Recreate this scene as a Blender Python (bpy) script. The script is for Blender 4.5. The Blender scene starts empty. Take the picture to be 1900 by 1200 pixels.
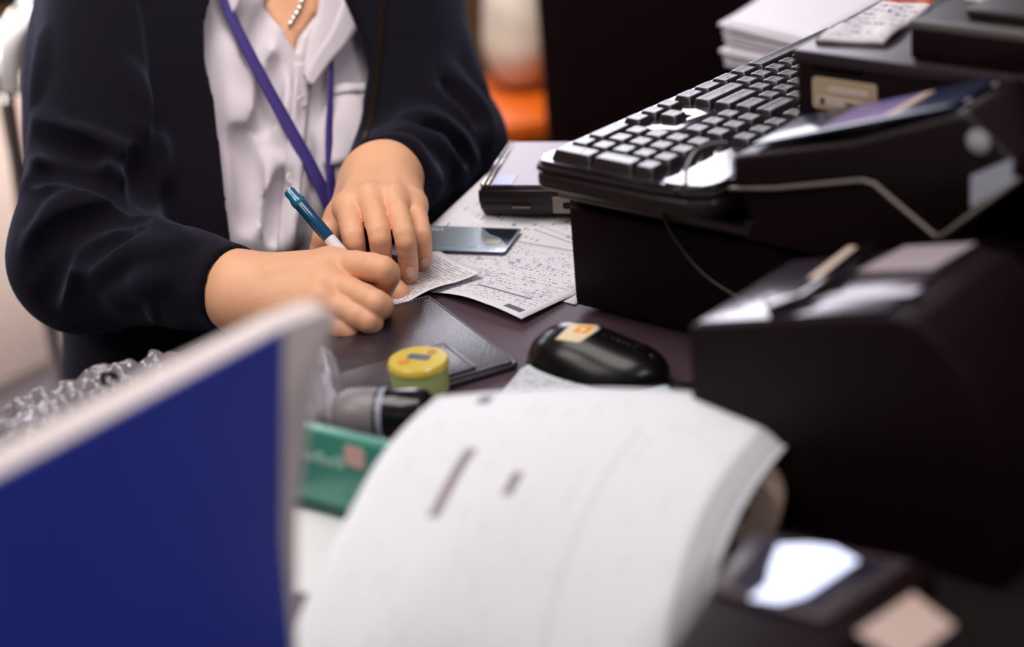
import bpy, bmesh, math, random
import numpy as np
from mathutils import Vector, Matrix
random.seed(7); rng = np.random.RandomState(7)
scene = bpy.context.scene
# ------------------------------------------------------------------ camera
PX_F = 3600.0; PITCH = math.radians(24); ROLL = math.radians(5); DESK = 0.75
CAM = np.array([0.0, 0.0, 1.36])
_fw = np.array([0, math.cos(PITCH), -math.sin(PITCH)]); _X = np.array([1.0, 0, 0]); _U = np.array([0, math.sin(PITCH), math.cos(PITCH)])
_ir = math.cos(ROLL) * _X - math.sin(ROLL) * _U
_iu = math.sin(ROLL) * _X + math.cos(ROLL) * _U
cam_data = bpy.data.cameras.new('camera'); cam = bpy.data.objects.new('camera', cam_data)
scene.collection.objects.link(cam); scene.camera = cam
cam_data.sensor_width = 36.0; cam_data.lens = PX_F / 1900 * 36
cam_data.clip_start = 0.02; cam_data.clip_end = 60
cam_data.dof.use_dof = True; cam_data.dof.focus_distance = 1.56; cam_data.dof.aperture_fstop = 2.45
M = Matrix.Identity(4)
for i in range(3):
    M[i][0] = _ir[i]; M[i][1] = _iu[i]; M[i][2] = -_fw[i]; M[i][3] = CAM[i]
cam.matrix_world = M
# ------------------------------------------------------------------ light and exposure
world = bpy.data.worlds.new('world'); scene.world = world; world.use_nodes = True
bg = world.node_tree.nodes['Background']; bg.inputs[0].default_value = (0.80, 0.76, 0.84, 1); bg.inputs[1].default_value = 0.22
def area(name, loc, target, sx, sy, power, col):
    l = bpy.data.lights.new(name, 'AREA'); l.shape = 'RECTANGLE'; l.size = sx; l.size_y = sy; l.energy = power; l.color = col
    o = bpy.data.objects.new(name, l); scene.collection.objects.link(o); o.location = loc
    o.rotation_euler = (Vector(target) - Vector(loc)).to_track_quat('-Z', 'Y').to_euler(); return o
area('shop_front_daylight', (-1.52, 5.2, 2.05), (-0.2, 1.5, 0.9), 4.6, 2.1, 212, (0.92, 0.89, 1.0))
area('ceiling_light', (-0.3, 1.1, 3.0), (-0.1, 1.3, 0.75), 1.6, 1.2, 32, (1.0, 0.95, 0.90))
area('ceiling_light_over_customers', (-1.6, 0.2, 2.8), (-0.2, 1.5, 0.8), 1.2, 1.0, 22, (1.0, 0.94, 0.88))
area('partition_fill_light', (-0.2, 2.35, 2.9), (-1.0, 2.8, 0.3), 1.2, 0.8, 30, (1.0, 0.93, 0.88)).data.spread = math.radians(70)  # added narrow lamp that brightens the cream partition
area('front_fill_light', (1.5, -0.6, 2.8), (-0.1, 1.0, 0.85), 1.2, 0.8, 20, (0.95, 0.95, 1.0))  # added fill lamp for the face of the blue board
scene.view_settings.view_transform = 'Standard'; scene.view_settings.look = 'None'
scene.view_settings.gamma = 1.0; scene.view_settings.use_curve_mapping = False
scene.view_settings.exposure = 0.0
# ------------------------------------------------------------------ placement helpers
def ray(px, py): return _fw + _ir * (px - 950) / PX_F - _iu * (py - 600) / PX_F
def V(px, py, d): return CAM + ray(px, py) * d
def P(px, py, z=DESK):
    r = ray(px, py); return CAM + r * ((z - CAM[2]) / r[2])
DC = P(1063, 578)                         # near left foot of the cash drawer on the desk
TH = math.radians(49)
E1 = np.array([math.cos(TH), math.sin(TH), 0]); E2 = np.array([math.sin(TH), -math.cos(TH), 0]); EZ = np.array([0, 0, 1.0])
def W(b, a, z): return np.array([DC[0], DC[1], 0]) + E2 * b + E1 * a + EZ * z
def on_plane(px, py, pt, n):
    r = ray(px, py); n = np.asarray(n, float); return CAM + r * (((np.asarray(pt) - CAM) @ n) / (r @ n))
def frame(o, x, y=None, z=None):
    """matrix with origin o, x axis x and z axis as near as possible to z"""
    x = np.asarray(x, float); x = x / np.linalg.norm(x); z = np.array([0, 0, 1.0]) if z is None else np.asarray(z, float)
    y = np.cross(z, x); y /= np.linalg.norm(y); z = np.cross(x, y)
    m = Matrix.Identity(4)
    for i in range(3):
        m[i][0] = x[i]; m[i][1] = y[i]; m[i][2] = z[i]; m[i][3] = o[i]
    return m
KM = lambda b, a, z: frame(W(b, a, z), E2)      # desk frame: x = E2, y = E1
# ------------------------------------------------------------------ materials
def lin(c):
    return tuple(((v / 255) / 12.92 if v / 255 <= 0.04045 else ((v / 255 + 0.055) / 1.055) ** 2.4) for v in c) + (1,)
def mat(name, rgb, rough=0.5, spec=0.5, metal=0, coat=0, sheen=0, noise=0, nscale=40, bump=0, bscale=200, sss=0, trans=0, emit=None, estr=0, alpha=1, sheentint=None, coatr=0.05):
    m = bpy.data.materials.new(name); m.use_nodes = True; nt = m.node_tree; p = nt.nodes['Principled BSDF']
    c = lin(rgb); p.inputs['Base Color'].default_value = c
    p.inputs['Roughness'].default_value = rough; p.inputs['Specular IOR Level'].default_value = spec
    p.inputs['Metallic'].default_value = metal; p.inputs['Coat Weight'].default_value = coat; p.inputs['Coat Roughness'].default_value = coatr
    p.inputs['Sheen Weight'].default_value = sheen; p.inputs['Alpha'].default_value = alpha
    if sheen: p.inputs['Sheen Roughness'].default_value = 0.45; p.inputs['Sheen Tint'].default_value = sheentint or (1, 1, 1, 1)
    if trans: p.inputs['Transmission Weight'].default_value = trans
    if sss:
        p.inputs['Subsurface Weight'].default_value = sss; p.inputs['Subsurface Radius'].default_value = (1.0, 0.35, 0.2); p.inputs['Subsurface Scale'].default_value = 0.006
    if emit: p.inputs['Emission Color'].default_value = lin(emit); p.inputs['Emission Strength'].default_value = estr
    if noise or bump:
        tc = nt.nodes.new('ShaderNodeTexCoord')
    if noise:
        n = nt.nodes.new('ShaderNodeTexNoise'); n.inputs['Scale'].default_value = nscale; n.inputs['Detail'].default_value = 4
        nt.links.new(tc.outputs['Object'], n.inputs['Vector'])
        mx = nt.nodes.new('ShaderNodeMix'); mx.data_type = 'RGBA'
        mx.inputs[6].default_value = tuple(v * (1 - noise) for v in c[:3]) + (1,); mx.inputs[7].default_value = tuple(min(1, v * (1 + noise)) for v in c[:3]) + (1,)
        nt.links.new(n.outputs['Fac'], mx.inputs[0]); nt.links.new(mx.outputs[2], p.inputs['Base Color'])
    if bump:
        n2 = nt.nodes.new('ShaderNodeTexNoise'); n2.inputs['Scale'].default_value = bscale; n2.inputs['Detail'].default_value = 3
        nt.links.new(tc.outputs['Object'], n2.inputs['Vector'])
        b = nt.nodes.new('ShaderNodeBump'); b.inputs['Strength'].default_value = bump; b.inputs['Distance'].default_value = 0.001
        nt.links.new(n2.outputs['Fac'], b.inputs['Height']); nt.links.new(b.outputs['Normal'], p.inputs['Normal'])
    return m
BLK = (18, 3, 6)
M_black = mat('black_plastic', BLK, 0.42, 0.28, bump=0.15, bscale=900)
M_black_matte = mat('black_matte_plastic', (18, 2, 6), 0.55, 0.14, bump=0.2, bscale=900)
M_black_gloss = mat('black_gloss_plastic', (14, 9, 12), 0.12, 0.6)
M_edge = mat('worn_black_edge', (96, 84, 80), 0.4, 0.5)
M_paper = mat('paper', (236, 234, 236), 0.7, 0.2, noise=0.02, nscale=8)
M_metal = mat('steel', (200, 196, 192), 0.25, 0.5, metal=1)
# ------------------------------------------------------------------ object helpers
COL = scene.collection
def link(o, parent=None):
    COL.objects.link(o)
    if parent is not None: o.parent = parent
    return o
def tag(o, label=None, cat=None, group=None, kind=None):
    if label: o['label'] = label
    if cat: o['category'] = cat
    if group: o['group'] = group
    if kind: o['kind'] = kind
    return o
def thing(name, label, cat, mtx=None, group=None):
    o = bpy.data.objects.new(name, None); link(o); o.empty_display_size = 0.02
    if mtx is not None: o.matrix_world = mtx
    return tag(o, label, cat, group)
def meshobj(name, verts, faces, m, parent=None, smooth=False, uvs=None, mtx=None, autosmooth=None):
    me = bpy.data.meshes.new(name); me.from_pydata([tuple(map(float, v)) for v in verts], [], [tuple(int(i) for i in f) for f in faces])
    if uvs is not None:
        l = me.uv_layers.new(name='uv')
        for i, lp in enumerate(me.loops): l.data[i].uv = uvs[lp.vertex_index]
    me.validate(); me.update()
    if smooth: me.polygons.foreach_set('use_smooth', [True] * len(me.polygons))
    if m: me.materials.append(m)
    o = bpy.data.objects.new(name, me); link(o, parent)
    if mtx is not None:
        if parent is None: o.matrix_world = mtx
        else: o.matrix_local = mtx
    return o
def from_bm(name, bm, m, parent=None, smooth=False, mtx=None):
    me = bpy.data.meshes.new(name); bm.normal_update(); bm.to_mesh(me); bm.free()
    if smooth:
        me.polygons.foreach_set('use_smooth', [True] * len(me.polygons))
        me.set_sharp_from_angle(angle=math.radians(38))
    if m: me.materials.append(m)
    o = bpy.data.objects.new(name, me); link(o, parent)
    if mtx is not None:
        if parent is None: o.matrix_world = mtx
        else: o.matrix_local = mtx
    return o
def box(name, lo, hi, m, parent=None, bev=0.002, seg=2, mtx=None, smooth=True):
    bm = bmesh.new(); bmesh.ops.create_cube(bm, size=1)
    for v in bm.verts:
        v.co = Vector([lo[i] + (v.co[i] + 0.5) * (hi[i] - lo[i]) for i in range(3)])
    if bev: bmesh.ops.bevel(bm, geom=bm.edges[:], offset=bev, segments=seg, affect='EDGES', profile=0.5)
    return from_bm(name, bm, m, parent, smooth, mtx)
def prism(name, poly, y0, y1, m, parent=None, bev=0.0015, seg=2, mtx=None, axis='y', smooth=True):
    """polygon (two coordinates) extruded; axis y: poly is (x,z); axis z: poly is (x,y)"""
    bm = bmesh.new()
    f = (lambda p, t: (p[0], t, p[1])) if axis == 'y' else (lambda p, t: (p[0], p[1], t))
    a = [bm.verts.new(f(p, y0)) for p in poly]; b = [bm.verts.new(f(p, y1)) for p in poly]
    bm.faces.new(a); bm.faces.new(b[::-1])
    n = len(poly)
    for i in range(n): bm.faces.new((a[i], b[i], b[(i + 1) % n], a[(i + 1) % n]))
    bmesh.ops.recalc_face_normals(bm, faces=bm.faces[:])
    if bev: bmesh.ops.bevel(bm, geom=[e for e in bm.edges if e.calc_face_angle(0) > 0.3], offset=bev, segments=seg, affect='EDGES', profile=0.5)
    return from_bm(name, bm, m, parent, smooth, mtx)
def smoothpts(pts, n=6, closed=False):
    pts = [np.asarray(p, float) for p in pts]; out = []; N = len(pts)
    for i in range(N if closed else N - 1):
        p0 = pts[(i - 1) % N] if closed or i > 0 else pts[i]; p1 = pts[i]; p2 = pts[(i + 1) % N]
        p3 = pts[(i + 2) % N] if closed or i + 2 < N else p2
        for k in range(n):
            t = k / n
            out.append(0.5 * (2 * p1 + (p2 - p0) * t + (2 * p0 - 5 * p1 + 4 * p2 - p3) * t * t + (3 * p1 - p0 - 3 * p2 + p3) * t ** 3))
    if not closed: out.append(pts[-1])
    return out
def tube(name, pts, r, m, parent=None, seg=10, closed=False, mtx=None):
    pts = [np.asarray(p, float) for p in pts]; N = len(pts); rr = r if hasattr(r, '__len__') else [r] * N
    verts = []; faces = []; up = None
    for i, p in enumerate(pts):
        if closed: t = pts[(i + 1) % N] - pts[i - 1]
        else: t = pts[min(i + 1, N - 1)] - pts[max(i - 1, 0)]
        t = t / (np.linalg.norm(t) + 1e-12)
        if up is None: up = np.array([0, 0, 1.0]) if abs(t[2]) < 0.9 else np.array([1.0, 0, 0])
        u = np.cross(t, up); u /= np.linalg.norm(u) + 1e-12; up = np.cross(u, t)
        for k in range(seg):
            a = 2 * math.pi * k / seg; verts.append(p + rr[i] * (math.cos(a) * u + math.sin(a) * up))
    for i in range(N if closed else N - 1):
        j = (i + 1) % N
        for k in range(seg):
            k2 = (k + 1) % seg; faces.append((i * seg + k, i * seg + k2, j * seg + k2, j * seg + k))
    if not closed:
        faces.append(tuple(range(seg))[::-1]); faces.append(tuple((N - 1) * seg + k for k in range(seg)))
    return meshobj(name, verts, faces, m, parent, True, mtx=mtx)
def lathe(name, prof, m, parent=None, seg=40, mtx=None):
    """prof: (r, z) pairs from bottom to top"""
    bm = bmesh.new(); rings = []
    for r, z in prof:
        rings.append([bm.verts.new((max(r, 1e-5) * math.cos(2 * math.pi * k / seg), max(r, 1e-5) * math.sin(2 * math.pi * k / seg), z)) for k in range(seg)])
    for i in range(len(rings) - 1):
        for k in range(seg): bm.faces.new((rings[i][k], rings[i][(k + 1) % seg], rings[i + 1][(k + 1) % seg], rings[i + 1][k]))
    bm.faces.new(rings[0][::-1]); bm.faces.new(rings[-1])
    return from_bm(name, bm, m, parent, True, mtx)
def rrect(w, h, r, n=5, cx=0, cy=0):
    out = []
    for sx, sy, a0 in ((1, 1, 0), (-1, 1, 90), (-1, -1, 180), (1, -1, 270)):
        for k in range(n + 1):
            a = math.radians(a0 + 90 * k / n); out.append((cx + sx * (w / 2 - r) + r * math.cos(a), cy + sy * (h / 2 - r) + r * math.sin(a)))
    return out
def gridsheet(name, G, m, parent=None, thick=0.0003, uvscale=(1, 1), mtx=None, both=True):
    """G: nu x nv grid of 3-D points -> thin solid sheet with UV"""
    G = np.asarray(G, float); nu, nv = G.shape[:2]
    du = np.gradient(G, axis=0); dv = np.gradient(G, axis=1); n = np.cross(du, dv); n /= (np.linalg.norm(n, axis=2, keepdims=True) + 1e-12)
    top = G + n * thick / 2; bot = G - n * thick / 2
    verts = list(top.reshape(-1, 3)) + list(bot.reshape(-1, 3)); uv = [(i / (nu - 1) * uvscale[0], j / (nv - 1) * uvscale[1]) for i in range(nu) for j in range(nv)] * 2
    N = nu * nv; faces = []
    for i in range(nu - 1):
        for j in range(nv - 1):
            a, b, c, d = i * nv + j, (i + 1) * nv + j, (i + 1) * nv + j + 1, i * nv + j + 1
            faces.append((a, b, c, d)); faces.append((N + d, N + c, N + b, N + a))
    for i in range(nu - 1):
        a, b = i * nv, (i + 1) * nv; faces.append((a, N + a, N + b, b)); a, b = i * nv + nv - 1, (i + 1) * nv + nv - 1; faces.append((b, N + b, N + a, a))
    for j in range(nv - 1):
        a, b = j, j + 1; faces.append((b, N + b, N + a, a)); a, b = (nu - 1) * nv + j, (nu - 1) * nv + j + 1; faces.append((a, N + a, N + b, b))
    return meshobj(name, verts, faces, m, parent, True, uv, mtx)
def bilerp(c00, c10, c11, c01, nu=16, nv=16):
    c00, c10, c11, c01 = map(lambda q: np.asarray(q, float), (c00, c10, c11, c01))
    u = np.linspace(0, 1, nu)[:, None, None]; v = np.linspace(0, 1, nv)[None, :, None]
    return (1 - u) * (1 - v) * c00 + u * (1 - v) * c10 + u * v * c11 + (1 - u) * v * c01
def text(name, s, size, m, parent=None, mtx=None, ext=0.0001, align='CENTER'):
    c = bpy.data.curves.new(name, 'FONT'); c.body = s; c.size = size; c.extrude = ext; c.align_x = align; c.align_y = 'CENTER'; c.resolution_u = 2
    t = bpy.data.objects.new(name, c); COL.objects.link(t); dg = bpy.context.evaluated_depsgraph_get()
    me = bpy.data.meshes.new_from_object(t.evaluated_get(dg)); bpy.data.objects.remove(t); me.name = name
    me.materials.clear(); me.materials.append(m); o = bpy.data.objects.new(name, me); link(o, parent)
    if mtx is not None:
        if parent is None: o.matrix_world = mtx
        else: o.matrix_local = mtx
    return o
def loc(x, y, z, rz=0): return Matrix.Translation((x, y, z)) @ Matrix.Rotation(rz, 4, 'Z')
# node helper for printed paper
def print_mat(name, base, ink, sx, sy, rot=0, dens=0.5, blocks=(), rough=0.65):
    """rows of broken dashes in UV space (lines of print); blocks: (u0,u1,v0,v1,rgb) filled rectangles"""
    m = bpy.data.materials.new(name); m.use_nodes = True; nt = m.node_tree; p = nt.nodes['Principled BSDF']; p.inputs['Roughness'].default_value = rough; p.inputs['Specular IOR Level'].default_value = 0.25
    uv = nt.nodes.new('ShaderNodeUVMap'); sp = nt.nodes.new('ShaderNodeSeparateXYZ'); nt.links.new(uv.outputs[0], sp.inputs[0])
    def math_(op, a, b=None, cl=False):
        n = nt.nodes.new('ShaderNodeMath'); n.operation = op; n.use_clamp = cl
        for i, q in enumerate((a, b)):
            if q is None: continue
            if isinstance(q, (int, float)): n.inputs[i].default_value = q
            else: nt.links.new(q, n.inputs[i])
        return n.outputs[0]
    U_, V_ = sp.outputs[0], sp.outputs[1]
    if rot: U_, V_ = V_, U_
    rowi = math_('FLOOR', math_('MULTIPLY', V_, sy)); fr = math_('FRACT', math_('MULTIPLY', V_, sy))
    row = math_('MULTIPLY', math_('GREATER_THAN', fr, 0.3), math_('LESS_THAN', fr, 0.72))
    cb = nt.nodes.new('ShaderNodeCombineXYZ'); nt.links.new(math_('MULTIPLY', U_, sx), cb.inputs[0]); nt.links.new(math_('MULTIPLY', rowi, 7.31), cb.inputs[1])
    nz = nt.nodes.new('ShaderNodeTexNoise'); nz.inputs['Scale'].default_value = 1.0; nz.inputs['Detail'].default_value = 2.5; nt.links.new(cb.outputs[0], nz.inputs['Vector'])
    cb2 = nt.nodes.new('ShaderNodeCombineXYZ'); nt.links.new(math_('MULTIPLY', U_, sx * 0.09), cb2.inputs[0]); nt.links.new(math_('MULTIPLY', rowi, 3.7), cb2.inputs[1])
    nz2 = nt.nodes.new('ShaderNodeTexNoise'); nz2.inputs['Scale'].default_value = 1.0; nt.links.new(cb2.outputs[0], nz2.inputs['Vector'])
    f = math_('MULTIPLY', row, math_('MULTIPLY', math_('GREATER_THAN', nz.outputs['Fac'], 1 - dens), math_('GREATER_THAN', nz2.outputs['Fac'], 0.42)))
    inside = math_('MULTIPLY', math_('MULTIPLY', math_('GREATER_THAN', U_, 0.05), math_('LESS_THAN', U_, 0.95)), math_('MULTIPLY', math_('GREATER_THAN', V_, 0.06), math_('LESS_THAN', V_, 0.95)))
    f = math_('MULTIPLY', f, inside)
    mx = nt.nodes.new('ShaderNodeMix'); mx.data_type = 'RGBA'; mx.inputs[6].default_value = lin(base); mx.inputs[7].default_value = lin(ink); nt.links.new(f, mx.inputs[0])
    cur = mx.outputs[2]
    U_, V_ = sp.outputs[0], sp.outputs[1]
    for (u0, u1, v0, v1, rgb) in blocks:
        g = math_('MULTIPLY', math_('MULTIPLY', math_('GREATER_THAN', U_, u0), math_('LESS_THAN', U_, u1)), math_('MULTIPLY', math_('GREATER_THAN', V_, v0), math_('LESS_THAN', V_, v1)))
        m2 = nt.nodes.new('ShaderNodeMix'); m2.data_type = 'RGBA'; nt.links.new(cur, m2.inputs[6]); m2.inputs[7].default_value = lin(rgb); nt.links.new(g, m2.inputs[0]); cur = m2.outputs[2]
    nt.links.new(cur, p.inputs['Base Color'])
    return m
# ------------------------------------------------------------------ signed-distance modelling for body and cloth
def smin(a, b, k):
    if k <= 0: return np.minimum(a, b)
    h = np.maximum(k - np.abs(a - b), 0) / k; return np.minimum(a, b) - h * h * k * 0.25
def smax(a, b, k): return -smin(-a, -b, k)
class G:
    def __init__(s): s.ops = []
    def cap(s, a, b, ra, rb=None, k=0.004, op='u'):
        s.ops.append(('cap', np.asarray(a, float), np.asarray(b, float), ra, ra if rb is None else rb, k, op)); return s
    def cyl(s, a, b, ra, rb=None, k=0.004, op='u', rnd=0.002):
        s.ops.append(('cyl', np.asarray(a, float), np.asarray(b, float), ra, ra if rb is None else rb, k, op, rnd)); return s
    def ell(s, c, r, R=None, k=0.004, op='u'):
        s.ops.append(('ell', np.asarray(c, float), np.asarray(r, float), np.eye(3) if R is None else np.asarray(R, float), 0, k, op)); return s
    def chain(s, pts, rs, k=0.004, op='u'):
        for i in range(len(pts) - 1): s.cap(pts[i], pts[i + 1], rs[i], rs[i + 1], k, op)
        return s
    def grp(s, g, k=0.004, op='u', off=0.0): s.ops.append(('grp', g, off, None, None, k, op)); return s
    def half(s, pt, n, k=0.004, op='s'): s.ops.append(('half', np.asarray(pt, float), np.asarray(n, float) / np.linalg.norm(n), 0, 0, k, op)); return s
    def pris(s, poly3, d, near, far, k=0.002, op='s'):
        """polygon of 3-D points swept along d from -near to +far"""
        d = np.asarray(d, float); d /= np.linalg.norm(d); u = np.cross(d, [0, 0, 1.0]); u /= np.linalg.norm(u); v = np.cross(u, d)
        P3 = np.asarray(poly3, float); s.ops.append(('pris', P3, (d, u, v), near, far, k, op)); return s
    def bbox(s):
        lo = np.full(3, 1e9); hi = -lo
        for o in s.ops:
            if o[6] != 'u': continue
            l, h = s.obox(o); lo = np.minimum(lo, l); hi = np.maximum(hi, h)
        return lo, hi
    @staticmethod
    def obox(o):
        t = o[0]
        if t in ('cap', 'cyl'): r = max(o[3], o[4]); return np.minimum(o[1], o[2]) - r, np.maximum(o[1], o[2]) + r
        if t == 'ell': r = max(o[2]); return o[1] - r, o[1] + r
        if t == 'grp': l, h = o[1].bbox(); return l + o[2] * 1.0, h - o[2] * 1.0
        return np.full(3, -1e9), np.full(3, 1e9)
    def dist(s, o, X):
        t = o[0]
        if t in ('cap', 'cyl'):
            a, b, ra, rb = o[1:5]; ba = b - a; L2 = ba @ ba; pa = X - a; tt = (pa @ ba) / L2
            tc = np.clip(tt, 0, 1); q = pa - tc[..., None] * ba; r = ra + (rb - ra) * tc
            if t == 'cap': return np.sqrt((q * q).sum(-1)) - r
            q = pa - tt[..., None] * ba; L = math.sqrt(L2); rad = np.sqrt((q * q).sum(-1)) - r
            return smax(rad, np.maximum(-tt * L, (tt - 1) * L), o[7])
        if t == 'ell':
            q = (X - o[1]) @ o[3].T / o[2]; k0 = np.sqrt((q * q).sum(-1)); k1 = np.sqrt(((q / o[2]) ** 2).sum(-1)) + 1e-9
            return k0 * (k0 - 1) / k1
        if t == 'grp': return o[1].ev(X) + o[2]
        if t == 'half': return -((X - o[1]) @ o[2])        # material on the +n side
        if t == 'pris':
            d, u, v = o[2]; w = o[1]; q = X - w[0]; x = q @ u; y = q @ v; z = q @ d
            px = (w - w[0]) @ u; py = (w - w[0]) @ v; n = len(w); dm = np.full(x.shape, 1e9); ins = np.zeros(x.shape, bool)
            for i in range(n):
                ax, ay, bx, by = px[i], py[i], px[(i + 1) % n], py[(i + 1) % n]; ex, ey = bx - ax, by - ay
                tt = np.clip(((x - ax) * ex + (y - ay) * ey) / (ex * ex + ey * ey), 0, 1)
                dm = np.minimum(dm, (x - ax - tt * ex) ** 2 + (y - ay - tt * ey) ** 2)
                c = ((ay > y) != (by > y)) & (x < (bx - ax) * (y - ay) / (by - ay + 1e-12) + ax); ins ^= c
            sd = np.sqrt(dm) * np.where(ins, -1, 1)
            return np.maximum(sd, np.maximum(-near_(o) - z, z - o[4]))
    def ev(s, X):
        F = np.full(X.shape[:-1], 1.0)
        for o in s.ops:
            d = s.dist(o, X); F = smin(F, d, o[5]) if o[6] == 'u' else (smax(F, -d, o[5]) if o[6] == 's' else smax(F, d, o[5]))
        return F
    def evgrid(s, ax, ay, az):
        F = np.full((len(ax), len(ay), len(az)), 1.0); h = ax[1] - ax[0]
        for o in s.ops:
            if o[6] == 'i': sl = (slice(None),) * 3
            else:
                lo, hi = s.obox(o); mg = o[5] + 4 * h; sl = []
                for A, l, hh in ((ax, lo[0], hi[0]), (ay, lo[1], hi[1]), (az, lo[2], hi[2])):
                    i0 = int(np.searchsorted(A, l - mg)); i1 = int(np.searchsorted(A, hh + mg)); sl.append(slice(i0, max(i1, i0)))
                sl = tuple(sl)
            bx, by, bz = ax[sl[0]], ay[sl[1]], az[sl[2]]
            if min(len(bx), len(by), len(bz)) < 2: continue
            if o[0] == 'grp': d = o[1].evgrid(bx, by, bz) + o[2]
            else: d = s.dist(o, np.stack(np.meshgrid(bx, by, bz, indexing='ij'), -1))
            f = F[sl]; F[sl] = smin(f, d, o[5]) if o[6] == 'u' else (smax(f, -d, o[5]) if o[6] == 's' else smax(f, d, o[5]))
        return F
def near_(o): return o[3]
def surfnet(g, h, clip=None):
    lo, hi = g.bbox(); lo = lo - 4 * h; hi = hi + 4 * h
    if clip is not None: lo = np.maximum(lo, clip[0]); hi = np.minimum(hi, clip[1])
    ax, ay, az = (np.arange(lo[i], hi[i], h) for i in range(3))
    F = g.evgrid(ax, ay, az)
    F[0] = F[-1] = 0.5; F[:, 0] = F[:, -1] = 0.5; F[:, :, 0] = F[:, :, -1] = 0.5
    S = F < 0; c = [(i, j, k) for i in (0, 1) for j in (0, 1) for k in (0, 1)]
    n = [d - 1 for d in F.shape]; sub = lambda A, o: A[o[0]:o[0] + n[0], o[1]:o[1] + n[1], o[2]:o[2] + n[2]]
    cnt = sum(sub(S, o).astype(np.int8) for o in c); mask = (cnt > 0) & (cnt < 8)
    idx = np.argwhere(mask); vid = np.full(mask.shape, -1, np.int64); vid[mask] = np.arange(len(idx))
    vals = np.stack([F[idx[:, 0] + o[0], idx[:, 1] + o[1], idx[:, 2] + o[2]] for o in c], 1)
    acc = np.zeros((len(idx), 3)); num = np.zeros(len(idx)); cc = np.array(c, float)
    for a in range(8):
        for b in range(a + 1, 8):
            if abs(cc[a] - cc[b]).sum() != 1: continue
            m = (vals[:, a] < 0) != (vals[:, b] < 0); t = vals[m, a] / (vals[m, a] - vals[m, b])
            acc[m] += cc[a] + t[:, None] * (cc[b] - cc[a]); num[m] += 1
    verts = (idx + acc / num[:, None]) * h + np.array([ax[0], ay[0], az[0]])
    quads = []
    for d in range(3):
        e = [0, 0, 0]; e[d] = 1
        A = S[:S.shape[0] - e[0], :S.shape[1] - e[1], :S.shape[2] - e[2]]; B = S[e[0]:, e[1]:, e[2]:]
        for flip in (0, 1):
            q = np.argwhere((A & ~B) if not flip else (~A & B))
            o1, o2 = [(1, 2), (2, 0), (0, 1)][d]
            q = q[(q[:, o1] > 0) & (q[:, o2] > 0)]
            u = np.zeros(3, int); u[o1] = 1; w = np.zeros(3, int); w[o2] = 1
            ids = [vid[tuple((q - x).T)] for x in (u + w, w, 0 * u, u)]
            if flip: ids = ids[::-1]
            quads.append(np.stack(ids, 1))
    quads = np.concatenate(quads); quads = quads[(quads >= 0).all(1)]
    return verts, quads
def relax(verts, quads, it=2, f=0.5):
    for _ in range(it):
        s = np.zeros_like(verts); n = np.zeros(len(verts))
        for a, b in ((0, 1), (1, 2), (2, 3), (3, 0)):
            for i, j in ((a, b), (b, a)):
                np.add.at(s, quads[:, i], verts[quads[:, j]]); np.add.at(n, quads[:, i], 1)
        verts = verts * (1 - f) + f * s / np.maximum(n, 1)[:, None]
    return verts
def npmesh(name, parts, m, parent=None):
    vs = []; qs = []; off = 0
    for v, q in parts: vs.append(v); qs.append(q + off); off += len(v)
    v = np.concatenate(vs); q = np.concatenate(qs); me = bpy.data.meshes.new(name)
    me.vertices.add(len(v)); me.vertices.foreach_set('co', v.astype(np.float32).ravel())
    me.loops.add(len(q) * 4); me.loops.foreach_set('vertex_index', q.astype(np.int32).ravel())
    me.polygons.add(len(q)); me.polygons.foreach_set('loop_start', np.arange(0, len(q) * 4, 4, dtype=np.int32)); me.polygons.foreach_set('loop_total', np.full(len(q), 4, np.int32))
    me.update(calc_edges=True); me.validate(); me.polygons.foreach_set('use_smooth', [True] * len(me.polygons)); me.materials.append(m)
    o = bpy.data.objects.new(name, me); link(o, parent); return o
def march(g, pxs, d0=1.2, d1=2.6):
    """distance field hit along the sight lines of the given photo points -> 3-D points"""
    pxs = np.asarray(pxs, float); R = np.stack([ray(x, y) for x, y in pxs]); nr = np.linalg.norm(R, axis=1); R = R / nr[:, None]
    t = np.full(len(R), d0)
    for _ in range(90):
        d = g.ev(CAM + R * t[:, None]); t = t + np.clip(d, -0.02, 0.06) * 0.8
    t = np.where(t > d1 * 1.2, np.nan, t); return CAM + R * t[:, None], R
def normals(g, X, e=0.0015):
    n = np.stack([g.ev(X + e * np.eye(3)[i]) - g.ev(X - e * np.eye(3)[i]) for i in range(3)], -1); return n / (np.linalg.norm(n, axis=-1, keepdims=True) + 1e-9)
def fold(g, target, pxs, r, depth=0.6, k=0.012, op='u', n=5, rend=0.5):
    """raise (u) or press in (s) a fold line along photo points on surface g; add to target"""
    pp = smoothpts([np.array(p, float) for p in pxs], n); X, R = march(g, pp); ok = ~np.isnan(X[:, 0])
    N = normals(g, np.nan_to_num(X)); C_ = X - N * r * depth if op == 'u' else X + N * r * depth
    m = len(C_)
    for i in range(m - 1):
        if ok[i] and ok[i + 1] and np.linalg.norm(C_[i] - C_[i + 1]) < 0.05:
            f = lambda q: r * (rend + (1 - rend) * math.sin(math.pi * min(max(q / (m - 1), 0), 1)))
            target.cap(C_[i], C_[i + 1], f(i), f(i + 1), k, op)
def drape(g, grid_px, off, extra=0.0):
    """grid of photo points (nu,nv,2) laid on surface g with an offset along the normal"""
    grid_px = np.asarray(grid_px, float); nu, nv = grid_px.shape[:2]; X, R = march(g, grid_px.reshape(-1, 2)); N = normals(g, X)
    return (X + N * off).reshape(nu, nv, 3)
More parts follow.
